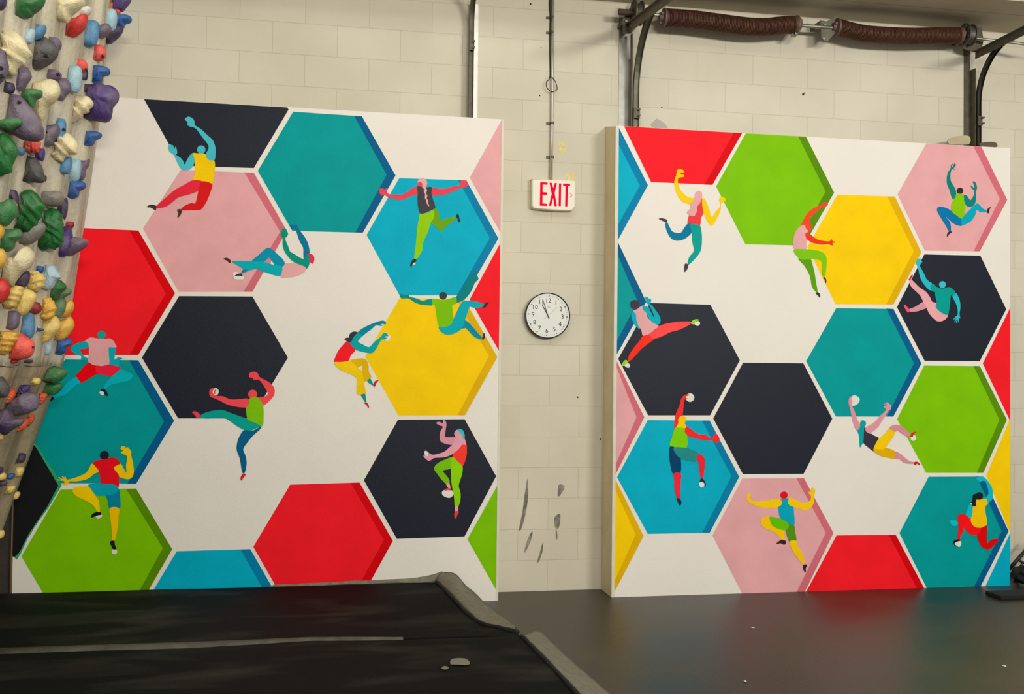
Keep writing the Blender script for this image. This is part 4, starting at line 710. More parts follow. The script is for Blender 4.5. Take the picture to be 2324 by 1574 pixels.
for i, hh in enumerate(HO):
    z, col, lab, poly = hh[:4]
    rid, ra = (hh[4]*2.5, hh[5]) if len(hh) > 5 else (0, 0)
    hold(i, zz(z[0], z[1], z[2], poly), col, lab, rid=rid, ra=ra, depth=.9 if rid else .8, bolts=[zz(z[0], z[1], z[2], [p])[0] for p in BOLTS.get(i, ())])
# ---------------------------------------------------------------- overhead door hardware
mgal = mat('galvanised', (142, 140, 128), .42, metal=.7, var=.18, scale=12); mdk = mat('dirty_steel', (88, 79, 62), .55, metal=.3, var=.25, scale=20, bump=.2)
mlt = mat('worn_white_angle', (244, 240, 228), .6, var=.1, scale=20); mrust = mat('rusty_spring', (84, 50, 30), .6, metal=.3, var=.4, scale=24, bump=.3)
mgrn = mat('olive_steel', (96, 94, 76), .5, metal=.5, var=.2, scale=14)
YT = .19
mblk0 = mat('dark_rail', (52, 47, 38), .45, metal=.4, var=.25, scale=14)
def track(label, px, rw, w_plate, off, plate_mat, rail_mat, zc, rad, ang=80):
    "vertical door track rising behind the mural board and bending towards the room; off: gap from rail centre to the near side of the plate"
    x = px; t = tag(empty('door_track', (x, YT, 2.6)), label, 'door track', 'overhead door tracks on the block wall')
    z0 = 2.75; a, b_ = (x+off, x+off+w_plate) if off > 0 else (x+off-w_plate, x+off)
    bm = bmesh.new(); add_box(bm, (a, DW-.007, z0), (b_, DW-.001, min(zc+.62, 3.865)))
    e = x+off; add_box(bm, (e-.002, YT-.02, z0), (e+.002, DW-.001, min(zc+.25, 3.86))); reparent(bm_obj('wall_angle', bm, plate_mat), t)
    path = [(x, YT-.02, z0), (x, YT-.02, zc-.3), (x, YT-.02, zc)]+[(x, YT-.02-rad*(1-math.cos(math.radians(a_))), zc+rad*math.sin(math.radians(a_))) for a_ in range(6, ang+1, 6)]
    bm = bmesh.new(); add_bar(bm, path, rw, .004)
    for s in (-1, 1): add_bar(bm, [(p[0]+s*rw*.48, p[1], p[2]) for p in path], .004, .03)
    reparent(bm_obj('curved_rail', bm, rail_mat), t)
    bm = bmesh.new(); zs = zc-.12
    add_box(bm, (x-rw*.6, YT-.045, zs-.05), (x+rw*.6, YT-.036, zs+.02), .002)
    for dz in (-.035, .005):
        r = bmesh.ops.create_cone(bm, cap_ends=True, segments=8, radius1=.008, radius2=.006, depth=.02)
        for v in r['verts']: v.co = Vector((v.co.x, v.co.z, v.co.y))+Vector((x+.012, YT-.055, zs+dz))
    reparent(bm_obj('splice_plate', bm, mdk), t); return t
xa = atY(1068.5, 200, YT-.02).x; xb = atY(1443, 250, YT-.02).x; xc = atY(2220.5, 300, YT-.02).x
track('overhead door track with a white angle behind the left mural board', xa, .028, .036, .018, mlt, mdk, atY(1069, 60, YT).z, .19)
tb = track('overhead door track with a grey plate behind the left end of the right mural board', xb, .036, .075, -.026, mgal, mgrn, atY(1445, 215, YT).z, .46, ang=78)
bm = bmesh.new(); add_box(bm, (xb-.036, YT-.03, 2.75), (xb-.028, YT-.0, atY(1445, 80, YT).z)); reparent(bm_obj('outer_lip', bm, mdk), tb)
tc_ = track('dark overhead door track behind the right end of the right mural board', xc, .026, .045, -.022, mdk, mblk0, atY(2215, 235, YT).z, .36)
YS = .09
def P_(px, py, Y): return atY(px, py, Y)
ts = tag(empty('torsion_shaft', P_(1800, 60, YS)), 'long steel door shaft carrying the two brown springs', 'shaft')
bm = bmesh.new(); add_tube(bm, [P_(1406, 28, YS), P_(2205, 86, YS)], .0125, 14); reparent(bm_obj('shaft_rod', bm, mgal), ts, )
bm = bmesh.new(); add_tube(bm, [P_(2200, 85, YS), P_(2360, 104, YS-.12)], .010, 12); reparent(bm_obj('shaft_extension', bm, mgal), ts)
bm = bmesh.new(); add_tube(bm, [P_(1404, 27, YS), P_(1432, 29, YS)], .020, 14); reparent(bm_obj('end_sleeve', bm, mat('rusted_sleeve', (78, 58, 40), .7, metal=.3, var=.3)), ts)
def lathe_x(bm, c, prof, seg=28):
    "profile list of (dx, radius) turned about the X axis through c"
    rings = [[bm.verts.new(c+Vector((dx, r*math.cos(k*2*math.pi/seg), r*math.sin(k*2*math.pi/seg)))) for k in range(seg)] for dx, r in prof]
    for i in range(len(rings)-1):
        for k in range(seg): bm.faces.new((rings[i][k], rings[i][(k+1) % seg], rings[i+1][(k+1) % seg], rings[i+1][k]))
    bm.faces.new(rings[0][::-1]); bm.faces.new(rings[-1])
def spring(pts, rad, label):
    P = [P_(x, y, YS) for x, y in crom(pts, 12, False)]
    t = tag(empty('torsion_spring', P[len(P)//2]), label, 'spring', 'torsion springs on the door shaft')
    L = [0]
    for a, b in zip(P, P[1:]): L.append(L[-1]+(b-a).length)
    pitch = .0105; turns = L[-1]/pitch; N_ = int(turns*14); j = 0; path = []
    for i in range(N_+1):
        d = L[-1]*i/N_
        while j < len(L)-2 and L[j+1] < d: j += 1
        f = (d-L[j])/(L[j+1]-L[j]); c = P[j].lerp(P[j+1], f); tx = (P[j+1]-P[j]).normalized()
        u = Vector((0, 1, 0)); v = tx.cross(u); a = turns*2*math.pi*i/N_
        path.append(c+(u*math.cos(a)+v*math.sin(a))*rad)
    bm = bmesh.new(); add_tube(bm, path, .0047, 6); reparent(bm_obj('coil', bm, mrust, smooth=True), t)
    for e, sgn in ((P[0], -1), (P[-1], 1)):
        bm = bmesh.new(); lathe_x(bm, e, [(sgn*-.03, rad*.7), (sgn*.0, rad*.96), (sgn*.012, rad*1.12), (sgn*.022, rad*1.12), (sgn*.03, rad*.62), (sgn*.05, rad*.5), (sgn*.052, .012)])
        for a in (0.6, 2.7, 4.8):
            c = e+Vector((sgn*.036, math.cos(a)*rad*.62, math.sin(a)*rad*.62)); add_box(bm, c-Vector((.009, .009, .009)), c+Vector((.009, .009, .009)), .002)
        reparent(bm_obj('winding_cone', bm, mat('cast_cone', (112, 88, 78), .6, metal=.4, var=.2)), t)
    return t
spring([(1512, 40), (1570, 44), (1632, 52), (1695, 60), (1737, 61), (1768, 58), (1802, 56)], .056, 'brown sagging torsion spring, left of the two')
spring([(1904, 62), (1955, 75), (2012, 80), (2069, 82), (2126, 81), (2174, 81)], .053, 'brown sagging torsion spring, right of the two')
def drum(px, py, label, r):
    c = P_(px, py, YS); t = tag(empty('cable_drum', c), label, 'cable drum', 'cable drums at the shaft ends')
    bm = bmesh.new(); lathe_x(bm, c, [(-.034, r*.8), (-.03, r), (-.022, r), (-.02, r*.62), (.0, r*.7), (.02, r*.8), (.022, r*.95), (.03, r*.95), (.034, r*.4), (.05, r*.36)]); reparent(bm_obj('drum_body', bm, mat('cast_drum', (92, 86, 74), .5, metal=.5, var=.2), smooth=False), t)
    for k in range(9):
        a = k*2*math.pi/9; bm = bmesh.new(); add_bar(bm, [c+Vector((-.036, math.cos(a)*.018, math.sin(a)*.018)), c+Vector((-.036, math.cos(a)*r*.9, math.sin(a)*r*.9))], .004, .006); reparent(bm_obj('drum_spoke', bm, mdk), t)
    return t
drum(1446, 30, 'grey cable drum at the left end of the shaft', .085); drum(2196, 80, 'dark cable drum at the right end of the shaft', .08)
def plate(name, label, quads, m_, cat, thick=.005, Y=YS, bolts=()):
    c = P_(quads[0][0], quads[0][1], Y); t = tag(empty(name, c), label, cat)
    bm = bmesh.new(); add_prism(bm, [P_(x, y, Y) for x, y in quads], (0, thick, 0)); add_box(bm, P_(quads[0][0], quads[0][1], Y)-Vector((.003, 0, .03)), P_(quads[0][0], quads[0][1], Y)+Vector((.003, DW-Y-.002, .0))); reparent(bm_obj('plate', bm, m_), t)
    for x, y in bolts:
        bm = bmesh.new(); p = P_(x, y, Y-.008); r = bmesh.ops.create_cone(bm, cap_ends=True, segments=6, radius1=.009, radius2=.009, depth=.012)
        for v in r['verts']: v.co = Vector((v.co.x, v.co.z, v.co.y))+p
        reparent(bm_obj('bolt', bm, mgal), t)
    return t
plate('bearing_bracket', 'dark end bracket of the shaft above the left track', [(1413, 44), (1432, 20), (1446, 0), (1452, -6), (1456, 50), (1432, 76), (1414, 76)], mdk, 'bracket', Y=.13, bolts=((1421, 48), (1423, 80)))
plate('center_bracket', 'thin bent steel bracket at the right end of the left spring', [(1800, 40), (1808, 33), (1822, 44), (1819, 48), (1812, 42), (1820, 64), (1806, 84), (1795, 84), (1799, 62)], mgrn, 'bracket', bolts=((1806, 76),))
plate('center_bracket', 'twisted grey steel bracket at the left end of the right spring', [(1863, 46), (1876, 48), (1903, 34), (1903, 46), (1898, 72), (1880, 92), (1864, 94)], mgrn, 'bracket', bolts=((1869, 88), (1872, 56)))
plate('bearing_bracket', 'dark end bracket of the shaft above the right track', [(2184, 84), (2196, 70), (2228, 60), (2232, 92), (2228, 112), (2212, 118), (2186, 110)], mdk, 'bracket', Y=.13, bolts=((2190, 96),))
# hangers: angle iron from the wall out over the room
def hanger(a, Ya, b, Yb, w, label, cols):
    A, B_ = P_(a[0], a[1], Ya), P_(b[0], b[1], Yb); t = tag(empty('track_hanger', A), label, 'hanger', 'angle iron hangers of the door tracks')
    bm = bmesh.new(); d = (B_-A).normalized(); up = Vector((0, 0, 1)); sd = d.cross(up).normalized(); up = sd.cross(d)
    add_bar(bm, [A, B_], w, .005, side=tuple(up)); reparent(bm_obj('angle_web', bm, mdk), t)
    bm = bmesh.new(); add_bar(bm, [A+up*w*.5, B_+up*w*.5], .045, .005, side=tuple(sd)); reparent(bm_obj('angle_flange', bm, mgrn), t)
    for f in (.03, .08): 
        bm = bmesh.new(); bmesh.ops.create_uvsphere(bm, u_segments=8, v_segments=6, radius=.009); bmesh.ops.translate(bm, verts=bm.verts, vec=A.lerp(B_, f)-sd*.004+Vector((0, -.006, 0))); reparent(bm_obj('bolt', bm, mgal), t)
hanger((1424, 66), .16, (1560, -35), -1.1, .055, 'olive angle iron hanger crossing in front of the left cable drum', None)
hanger((2214, 126), .16, (2370, 48), -.75, .05, 'dark angle iron hanger rising at the top right corner', None)
# ---------------------------------------------------------------- conduit and cable
mcon = mat('steel_conduit', (204, 198, 180), .3, metal=.6, var=.08, scale=20); mcab = mat('black_cable', (34, 28, 20), .6)
t = tag(empty('conduit', P_(1253, 300, .225)), 'thin metal conduit running down to the exit sign', 'conduit')
bm = bmesh.new(); add_tube(bm, [P_(1255, -4, .222), P_(1253.5, 200, .222), P_(1252.5, 300, .222), P_(1251, 407, .222)], .0098, 14); reparent(bm_obj('pipe', bm, mcon, smooth=True), t)
for y in (39, 73, 279, 356):
    c = P_(1253, y, .222); bm = bmesh.new(); add_tube(bm, [c+Vector((0, 0, -.008)), c+Vector((0, 0, .008))], .0125, 14); add_box(bm, c+Vector((-.036, .014, -.008)), c+Vector((0, .02, .008)), .001); reparent(bm_obj('pipe_strap', bm, mdk), t)
t = tag(empty('cable', P_(1250, 100, .22)), 'black cable running beside the conduit and ending in a loop', 'cable')
bm = bmesh.new(); add_tube(bm, crom([tuple(P_(x, y, .2355)) for x, y in ((1249, -4), (1248, 10), (1250, 40), (1249, 75), (1249, 120), (1250, 165), (1249, 176))], 5, False), [.0068]*31, 8); reparent(bm_obj('cable_run', bm, mcab, smooth=True), t)
bm = bmesh.new(); add_tube(bm, crom([tuple(P_(x, y, .205)) for x, y in ((1250, 170), (1246, 180), (1240, 187), (1241, 198), (1249, 207), (1257, 207.5), (1264, 203), (1263, 192), (1258, 181), (1252, 174))], 5, False), .0028, 8); reparent(bm_obj('cable_loop', bm, mcab, smooth=True), t)
# ---------------------------------------------------------------- exit sign
SX = (1180, 390, 15.49); fx = lambda *p: zz(*SX, p)
t = tag(empty('exit_sign', P_(1256, 442, .2)), 'white EXIT sign with glowing red letters above the clock', 'sign')
YF = .187
outl = crom(fx((430, 262), (435, 245), (470, 243), (1150, 262), (1900, 300), (1950, 318), (1962, 360), (1955, 800), (1945, 1190), (1925, 1250), (1850, 1330), (1780, 1352), (1150, 1335), (520, 1275), (460, 1225), (425, 1160), (424, 700)), 3)
bm = bmesh.new(); F_ = [P_(x, y, YF) for x, y in outl]; cc = sum(F_, Vector())/len(F_); n = len(F_)
rings = []
for s, dy in ((.955, 0), (.985, .003), (1, .010), (1, .030), (.995, DW-YF-.002)):
    rings.append([bm.verts.new(Vector((cc.x+(p.x-cc.x)*s, YF+dy, cc.z+(p.z-cc.z)*s))) for p in F_])
for i in range(len(rings)-1):
    for k in range(n): bm.faces.new((rings[i][k], rings[i][(k+1) % n], rings[i+1][(k+1) % n], rings[i+1][k]))
bm.faces.new(rings[0]); bm.faces.new(rings[-1][::-1]); reparent(bm_obj('sign_housing', bm, mat('sign_plastic', (228, 222, 200), .45, var=.02)), t)
mled = mat('exit_letter', (226, 0, 48), .8, spec=.05, emit=((255, 0, 60), .22)); mled2 = mat('exit_chevron', (240, 100, 110), .4, emit=((255, 60, 80), .25))
def letter(name, poly, m_, Y=YF-.0012, lab=None):
    bm = bmesh.new(); add_prism(bm, [P_(x, y, Y) for x, y in fx(*poly)], (0, .001, 0)); o = bm_obj(name, bm, m_); reparent(o, t)
    if lab: o['label'] = lab
letter('letter', ((715, 355), (975, 370), (968, 448), (800, 440), (800, 705), (965, 722), (958, 808), (798, 800), (792, 1105), (955, 1118), (952, 1195), (700, 1182)), mled, lab='red letter E')
letter('letter', ((1040, 375), (1118, 378), (1178, 570), (1225, 385), (1302, 392), (1222, 740), (1300, 1205), (1215, 1200), (1168, 920), (1100, 1195), (1018, 1190), (1118, 770)), mled, lab='red letter X')
letter('letter', ((1375, 400), (1452, 402), (1440, 1200), (1358, 1196)), mled, lab='red letter I')
letter('letter', ((1520, 405), (1765, 415), (1762, 492), (1692, 488), (1668, 1212), (1588, 1208), (1606, 485), (1518, 482)), mled, lab='red letter T')
letter('arrow', ((1742, 735), (1772, 728), (1862, 822), (1762, 905), (1738, 885), (1815, 820)), mled2, lab='pink arrow pointing right')
# ---------------------------------------------------------------- wall clock
C0 = P_(1243.5, 715.5, .2); RC_ = (P_(1294, 716, .2)-P_(1193.5, 715, .2)).x/2*1.01
t = tag(empty('wall_clock', C0), 'round wall clock with a black rim showing four minutes to eleven', 'clock')
bm = bmesh.new(); seg = 72
def disc_rings(prof):
    rings = [[bm.verts.new(Vector((C0.x+r*math.cos(k*2*math.pi/seg), y, C0.z+r*math.sin(k*2*math.pi/seg)))) for k in range(seg)] for y, r in prof]
    for i in range(len(rings)-1):
        for k in range(seg): bm.faces.new((rings[i][k], rings[i][(k+1) % seg], rings[i+1][(k+1) % seg], rings[i+1][k]))
    return rings
r_ = disc_rings([(.204, RC_*.955), (.198, RC_*.965), (.196, RC_*.98), (.199, RC_), (.215, RC_*1.0), (DW-.001, RC_*.99)]); bm.faces.new(r_[-1][::-1]); reparent(bm_obj('rim', bm, mat('clock_rim', (24, 20, 16), .35)), t)
bm = bmesh.new(); r_ = disc_rings([(.2042, RC_*.96), (.206, RC_*.96)]); bm.faces.new(r_[0]); bm.faces.new(r_[-1][::-1]); reparent(bm_obj('dial', bm, mat('clock_dial', (222, 222, 212), .5, var=.01)), t)
mink = mat('clock_ink', (24, 22, 20), .6)
def text_mesh(s, size, cx, cz, name, y, m_=None):
    cu = bpy.data.curves.new(name, 'FONT'); cu.body = s; cu.size = size; cu.align_x = 'CENTER'; cu.align_y = 'CENTER'; cu.extrude = .0003; cu.resolution_u = 4
    to = bpy.data.objects.new(name, cu); COL.objects.link(to); bpy.context.view_layer.update()
    me = bpy.data.meshes.new_from_object(to.evaluated_get(bpy.context.evaluated_depsgraph_get())); bpy.data.objects.remove(to)
    xs = [v.co.x for v in me.vertices]; ys = [v.co.y for v in me.vertices]; mx_, my_ = (min(xs)+max(xs))/2, (min(ys)+max(ys))/2
    me.materials.clear()
    for v in me.vertices: v.co = Vector((cx+v.co.x-mx_, y-v.co.z, cz+v.co.y-my_))
    o = link(name, me, None, [m_ or mink]); reparent(o, t); return o
TILT = math.radians(-3)
for h in range(1, 13):
    a = math.pi/2-h*math.pi/6+TILT; text_mesh(str(h), RC_*.27, C0.x+math.cos(a)*RC_*.66, C0.z+math.sin(a)*RC_*.66, 'numeral', .2035)
bm = bmesh.new()
for mnt in range(60):
    a = math.pi/2-mnt*math.pi/30+TILT; r = RC_*.86; c = Vector((C0.x+math.cos(a)*r, .2036, C0.z+math.sin(a)*r)); q = .0033 if mnt % 5 == 0 else .0008
    ca, sa = math.cos(a), math.sin(a); k = q*1.3 if mnt % 5 == 0 else .004
    add_prism(bm, [c+Vector((ca*u*k-sa*v*q, 0, sa*u*k+ca*v*q)) for u, v in ((-1, -1), (1, -1), (1, 1), (-1, 1))], (0, .0004, 0))
reparent(bm_obj('minute_marks', bm, mink), t)
text_mesh('ITC', RC_*.12, C0.x+RC_*.04, C0.z+RC_*.38, 'lettering', .2035, mat('clock_lettering', (110, 108, 100), .6))
def hand(tip, tail, w, y, name, m_, lab=None):
    c = Vector((C0.x, y, C0.z)); A = P_(tip[0], tip[1], y); D = A-c; D.y = 0; d = D.normalized(); s = Vector((-d.z, 0, d.x)); B_ = c-d*tail
    bm = bmesh.new(); add_prism(bm, [B_+s*w, B_-s*w, c+D-s*w*.6, c+D+s*w*.6], (0, .0012, 0)); o = bm_obj(name, bm, m_); reparent(o, t)
    if lab: o['label'] = lab
hand((1230.5, 690.5), .0215, .0027, .2005, 'hour_hand', mink); hand((1231.8, 678.5), .0215, .0022, .1985, 'minute_hand', mink); hand((1267, 695), .035, .0007, .197, 'second_hand', mat('second_hand_pink', (196, 150, 140), .5))
# ---------------------------------------------------------------- scraps on top of the right board
def scrap(name, label, cat, pts, Y, m_, th=.004):
    c = P_(pts[0][0], pts[0][1], Y); bm = bmesh.new(); add_prism(bm, [P_(x, y, Y) for x, y in pts], (0, th, 0)); o = bm_obj(name, bm, m_, at=c); tag(o, label, cat); return o
def clear_mat():
    M = mat('clear_tape', (190, 184, 164), .35); M.node_tree.nodes['Principled BSDF'].inputs['Alpha'].default_value = .55; return M
scrap('tape_scrap', 'piece of clear grey tape on the block wall above the red half hexagon', 'tape', [(1476, 283), (1491, 268), (1509, 279), (1520, 296), (1500, 297)], DW-.004, clear_mat(), .002)
scrap('cardboard_scrap', 'torn tan scrap on top of the right mural board beside the dark track', 'scrap', crom([(2152, 318), (2160, 312), (2178, 308), (2200, 309), (2200, 326), (2170, 328), (2154, 326)], 3), .10, mat('tan_card', (178, 166, 132), .8, var=.12), .01)
scrap('cardboard_scrap', 'dark curled scrap on top of the right mural board, right of the track', 'scrap', crom([(2226, 324), (2256, 322), (2264, 330), (2258, 334), (2228, 333)], 3), .10, mat('brown_card', (92, 78, 58), .8, var=.12), .01)
# ---------------------------------------------------------------- crash pads and their flaps
def pad_mat(nm, a, b, ro):
    M = bpy.data.materials.new(nm); M.use_nodes = True; N = M.node_tree.nodes; L = M.node_tree.links; bs = N['Principled BSDF']
    g = N.new('ShaderNodeNewGeometry'); n = N.new('ShaderNodeTexNoise'); n.inputs['Scale'].default_value = 1.6; n.inputs['Detail'].default_value = 6; n.inputs['Distortion'].default_value = .6
    mp = N.new('ShaderNodeMapping'); mp.inputs['Scale'].default_value = (.8, 2.2, 1); L.new(g.outputs['Position'], mp.inputs[0]); L.new(mp.outputs[0], n.inputs['Vector'])
    r = N.new('ShaderNodeValToRGB'); r.color_ramp.elements[0].position = .48; r.color_ramp.elements[1].position = .78; r.color_ramp.elements[0].color = lin(a); r.color_ramp.elements[1].color = lin(b)
    L.new(n.outputs[0], r.inputs[0]); L.new(r.outputs[0], bs.inputs['Base Color']); bs.inputs['Roughness'].default_value = ro; bs.inputs['Specular IOR Level'].default_value = .14
    n3 = N.new('ShaderNodeTexNoise'); n3.inputs['Scale'].default_value = 160; n3.inputs['Detail'].default_value = 3; L.new(g.outputs['Position'], n3.inputs['Vector'])
    b1 = N.new('ShaderNodeBump'); b1.inputs['Strength'].default_value = .5; b1.inputs['Distance'].default_value = .005; L.new(n3.outputs[0], b1.inputs['Height']); L.new(b1.outputs[0], bs.inputs['Normal'])
    return M
mpad = pad_mat('pad_cover_black', (6, 6, 5), (54, 52, 44), .8)
ZP = .133
def pad(pts, label, seed, zfun):
    "pts: outline on top (world xy, counter-clockwise)"
    cx = sum(p[0] for p in pts)/len(pts); cy = sum(p[1] for p in pts)/len(pts)
    o_ = []
    for i in range(len(pts)):
        a, b = pts[i], pts[(i+1) % len(pts)]; L_ = math.hypot(b[0]-a[0], b[1]-a[1]); k = max(1, int(L_/.06))
        for j in range(k): o_.append((a[0]+(b[0]-a[0])*j/k, a[1]+(b[1]-a[1])*j/k))
    bm = bmesh.new(); S = [1, .997, .99, .97, .93, .86, .76, .64, .5, .36, .2]; rings = []
    rings.append([bm.verts.new((x, y, .001)) for x, y in o_]); rings.append([bm.verts.new((x, y, zfun(x, y)-.012)) for x, y in o_])
    for s in S[1:]:
        rings.append([bm.verts.new((cx+(x-cx)*s, cy+(y-cy)*s, zfun(cx+(x-cx)*s, cy+(y-cy)*s)+.004*noise.noise(Vector(((cx+(x-cx)*s)*2, (cy+(y-cy)*s)*3, seed))))) for x, y in o_])
    n = len(o_)
    for i in range(len(rings)-1):
        for k in range(n): bm.faces.new((rings[i][k], rings[i][(k+1) % n], rings[i+1][(k+1) % n], rings[i+1][k]))
    bm.faces.new(rings[-1]); bm.faces.new(rings[0][::-1])
    o = bm_obj('crash_pad', bm, mpad, smooth=True, at=(cx, cy, 0)); tag(o, label, 'crash pad', 'black crash pads on the floor'); return o
def zpad(x, y): return ZP
q = lambda x, y, z=ZP: (lambda v: (v.x, v.y))(atZ(x, y, z))
seamR = q(1182, 1441); cornR = q(1000, 1316)
A1 = [(-4.2, -.03), (cornR[0]-.02, -.03), q(1048, 1372), q(1092, 1410), q(1165, 1428), (seamR[0], seamR[1]+.012)]+[q(920, 1449), q(700, 1451), q(440, 1466), q(0, 1480)]+[(-4.2, q(0, 1480)[1]-.05)]
A1 = [(x, min(y, -.03)) for x, y in A1]
padA = pad(A1, 'black crash pad against the left mural board, behind the long seam', 1.3, zpad)
B1 = [(-4.2, q(0, 1480)[1]-.075)]+[(lambda v: (v[0], v[1]-.022))(q(x, y)) for x, y in ((0, 1480), (440, 1466), (700, 1451), (920, 1449))]+[(seamR[0]+.004, seamR[1]-.012)]+[q(1250, 1510), q(1310, 1574), q(1420, 1700), (q(1420, 1700)[0]-.0, -5.6), (-4.2, -5.6)]
padB = pad(B1[::-1], 'black crash pad nearest the camera, in front of the long seam', 4.1, zpad)
# pale webbing that closes the seam
mweb = mat('seam_webbing', (84, 82, 70), .85, var=.3, scale=14, bump=.4)
bm = bmesh.new(); lo_ = [q(x, y) for x, y in ((-40, 1482), (200, 1474), (440, 1466), (600, 1459), (700, 1453), (800, 1450.5), (915, 1449))]; wd_ = [.055, .055, .05, .045, .035, .02, .004]
up_ = [(x, y+w) for (x, y), w in zip(lo_, wd_)]
vs = [[bm.verts.new((p[0], p[1]-.02*w/.055, ZP-.004)) for p, w in zip(lo_, wd_)], [bm.verts.new((p[0], p[1]+.02*w/.055, ZP+.004+.005*w/.055)) for p, w in zip(lo_, wd_)], [bm.verts.new((p[0], p[1]+.01, ZP+.006)) for p in up_]]
for a, b in zip(vs, vs[1:]):
    for i in range(len(a)-1): bm.faces.new((a[i], a[i+1], b[i+1], b[i]))
so = bm_obj('seam_strap', bm, mweb, smooth=True); so.modifiers.new('thick', 'SOLIDIFY').thickness = .003; so['label'] = 'worn grey webbing strip along the seam'; reparent(so, padB)
# grey carpet flap along the right edge of the pads
mflap = mat('carpet_flap', (136, 131, 112), .95, var=.18, scale=30, bump=.8, bscale=220, spec=.1)
def ribbon(name, label, par, inner, outer, m_, nseg=40, wav=.004, cat='mat flap'):
    "inner/outer: lists of 3d points, lofted"
    I = [Vector(p) for p in crom([tuple(p) for p in inner], nseg//(len(inner)-1)+1, False)]; O = [Vector(p) for p in crom([tuple(p) for p in outer], nseg//(len(outer)-1)+1, False)]
    m2 = min(len(I), len(O)); bm = bmesh.new(); rows = []
    for i in range(m2):
        f = i/(m2-1); a = I[min(len(I)-1, round(f*(len(I)-1)))]; b = O[min(len(O)-1, round(f*(len(O)-1)))]; row = []
        for k in range(7):
            v = a.lerp(b, k/6); bul = math.sin(math.pi*k/6); v = v+Vector((0, 0, .006*bul+wav*noise.noise(v*9))); row.append(bm.verts.new(v))
        rows.append(row)
    for i in range(m2-1):
        for k in range(6): bm.faces.new((rows[i][k], rows[i][k+1], rows[i+1][k+1], rows[i+1][k]))
    o = bm_obj(name, bm, m_, smooth=True); o.modifiers.new('thick', 'SOLIDIFY').thickness = .004; o['label'] = label; reparent(o, par); return o
def z3(x, y, z): return atZ(x, y, z)
ribbon('mat_flap', 'grey carpet flap running from the seam corner to the bottom of the photo', padB,
       [z3(1188, 1440, ZP+.002), z3(1252, 1508, ZP+.002), z3(1312, 1573, ZP+.002), z3(1425, 1700, ZP+.002)], [z3(1228, 1432, .012), z3(1296, 1497, .012), z3(1388, 1576, .012), z3(1530, 1700, .012)], mflap)
def binding(pts, label, par):
    bm = bmesh.new(); P = crom([tuple(p) for p in pts], 6, False); P = [Vector(p)+Vector((0, 0, .003*noise.noise(Vector(p)*14))) for p in P]
    add_tube(bm, P, [.011+.004*noise.noise(p*9) for p in P], 8); reparent(bm_obj('edge_binding', bm, mat('binding_black', (10, 10, 9), .8), smooth=True), par)
binding([z3(1184, 1442, ZP+.004), z3(1250, 1509, ZP+.004), z3(1310, 1574, ZP+.004), z3(1420, 1700, ZP+.004)], 'black edge binding along the right side of the front crash pad', padB)
binding([z3(992, 1320, ZP+.004), z3(1022, 1349, ZP+.004), z3(1060, 1390, ZP+.004), z3(1094, 1414, ZP+.004), z3(1130, 1423, ZP+.004), z3(1176, 1434, ZP+.004)], 'black edge binding along the right side of the rear crash pad', padA)
def y3(x, y, Y): return atY(x, y, Y)
ribbon('mat_flap', 'crumpled grey carpet flap climbing the foot of the left mural board', padA,
       [y3(990, 1318, -.035), z3(1022, 1347, ZP), z3(1062, 1388, ZP), z3(1095, 1412, ZP), z3(1130, 1421, ZP), z3(1166, 1430, ZP)],
       [y3(1003, 1296, -.022), y3(1034, 1302, -.022), y3(1060, 1331, -.022), y3(1091, 1360, -.022), z3(1128, 1392, .012), z3(1172, 1424, .06)], mflap, 44, .012)
ribbon('mat_flap', 'thin grey carpet fringe standing up behind the rear crash pad', padA,
       [y3(618, 1331, -.02), y3(750, 1327, -.02), y3(900, 1322, -.02), y3(975, 1321, -.02), y3(1008, 1306, -.03)],
       [y3(624, 1327, -.005), y3(760, 1319, -.005), y3(905, 1313, -.005), y3(968, 1306, -.005), y3(1003, 1295, -.005)], mflap, 40, .004)
tag(bm_obj('duct_tape', (lambda bm: (add_prism(bm, [z3(x, y, ZP+.005) for x, y in crom([(1022, 1506), (1026, 1495), (1055, 1494), (1066, 1503), (1060, 1508), (1030, 1507)], 3)], (0, 0, .0015)), bm)[1])(bmesh.new()), mat('grey_tape', (128, 122, 108), .6, var=.05)), 'larger scrap of grey tape stuck on the front crash pad', 'tape', 'tape scraps on the front crash pad')
tag(bm_obj('duct_tape', (lambda bm: (add_prism(bm, [z3(x, y, ZP+.005) for x, y in crom([(1002, 1515), (1009, 1511), (1018, 1514), (1014, 1518), (1006, 1518)], 3)], (0, 0, .0015)), bm)[1])(bmesh.new()), mat('grey_tape', (128, 122, 108), .6, var=.05)), 'small round scrap of grey tape on the front crash pad', 'tape', 'tape scraps on the front crash pad')
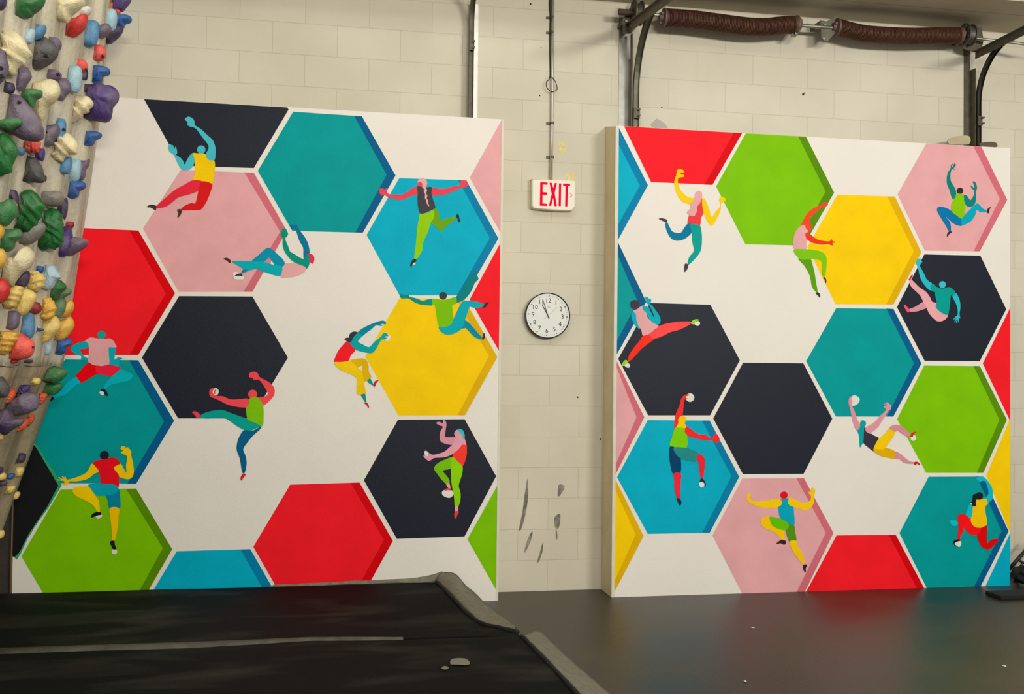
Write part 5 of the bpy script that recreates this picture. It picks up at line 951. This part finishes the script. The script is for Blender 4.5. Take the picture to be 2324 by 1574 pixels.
# specks of litter on the rubber floor
for x, y, a, b, lab in ((1709, 1424, 4, 1.1, 'white paper sliver on the rubber floor below the pink hexagon'), (1691, 1546, 2.4, 2, 'white crumb on the rubber floor nearest the bottom edge'), (2279, 1511, 3.4, 1.6, 'white crumb on the rubber floor at the right'), (2288, 1354, 2.6, 1.2, 'white crumb beside the black block at the right')):
    c = z3(x, y, .0); bm = bmesh.new(); bmesh.ops.create_icosphere(bm, subdivisions=2, radius=1)
    s = (c-CAM).length/FPX
    for v in bm.verts: v.co = Vector((v.co.x*a*s, v.co.y*b*s*3, v.co.z*b*s*.6+b*s*.6))*(1+.25*noise.noise(v.co*3))
    tag(bm_obj('litter_crumb', bm, mat('paper_white', (226, 222, 210), .8), at=(0, 0, 0)), lab, 'crumb', 'crumbs of litter on the rubber floor').location = c
# ---------------------------------------------------------------- black rack and foam block at the far right
mblk = mat('black_tube', (22, 20, 18), .4, var=.2); mfoam = mat('black_foam', (14, 14, 14), .9, var=.3, scale=30, bump=.6)
t = tag(empty('metal_rack', (3.85, .05, 0)), 'black metal rack leaning at the right edge behind the board', 'rack')
YR = .1
for nm, pts, r in (('side_rail', [(2288, 1293), (2310, 1268), (2345, 1228)], .013), ('side_rail', [(2300, 1325), (2330, 1285), (2360, 1248)], .013), ('rung', [(2312, 1270), (2322, 1276), (2340, 1283)], .009), ('brace', [(2310, 1294), (2318, 1280), (2322, 1276)], .007), ('brace', [(2302, 1302), (2312, 1292), (2330, 1290)], .006)):
    bm = bmesh.new(); add_tube(bm, [P_(x, y, YR-.02 if nm != 'side_rail' else YR) for x, y in pts], r, 10); reparent(bm_obj(nm, bm, mblk, smooth=True), t)
bm = bmesh.new(); bmesh.ops.create_icosphere(bm, subdivisions=4, radius=1); c = P_(2322, 1304, .0)
for v in bm.verts:
    n_ = 1+.35*noise.noise(v.co*2.2)+.12*noise.noise(v.co*6); v.co = Vector((v.co.x*.115, v.co.y*.10, v.co.z*.06))*n_
zc_ = max(.075, .07); o = bm_obj('black_bag', bm, mfoam, smooth=True, at=(0, 0, 0)); o.location = (c.x+.03, -.02, .075); tag(o, 'crumpled black bag on the floor under the metal rack', 'bag')
bm = bmesh.new(); a = z3(2262, 1362, 0); add_box(bm, (0, 0, .0), (.7, .16, .028), .008)
for v in bm.verts: v.co.z += .004*noise.noise(v.co*12) if v.co.z > .01 else 0
tag(bm_obj('foam_block', bm, mfoam, at=(0, 0, 0)), 'flat black foam block on the floor at the right edge', 'block').location = (a.x+.03, a.y+.0, 0)
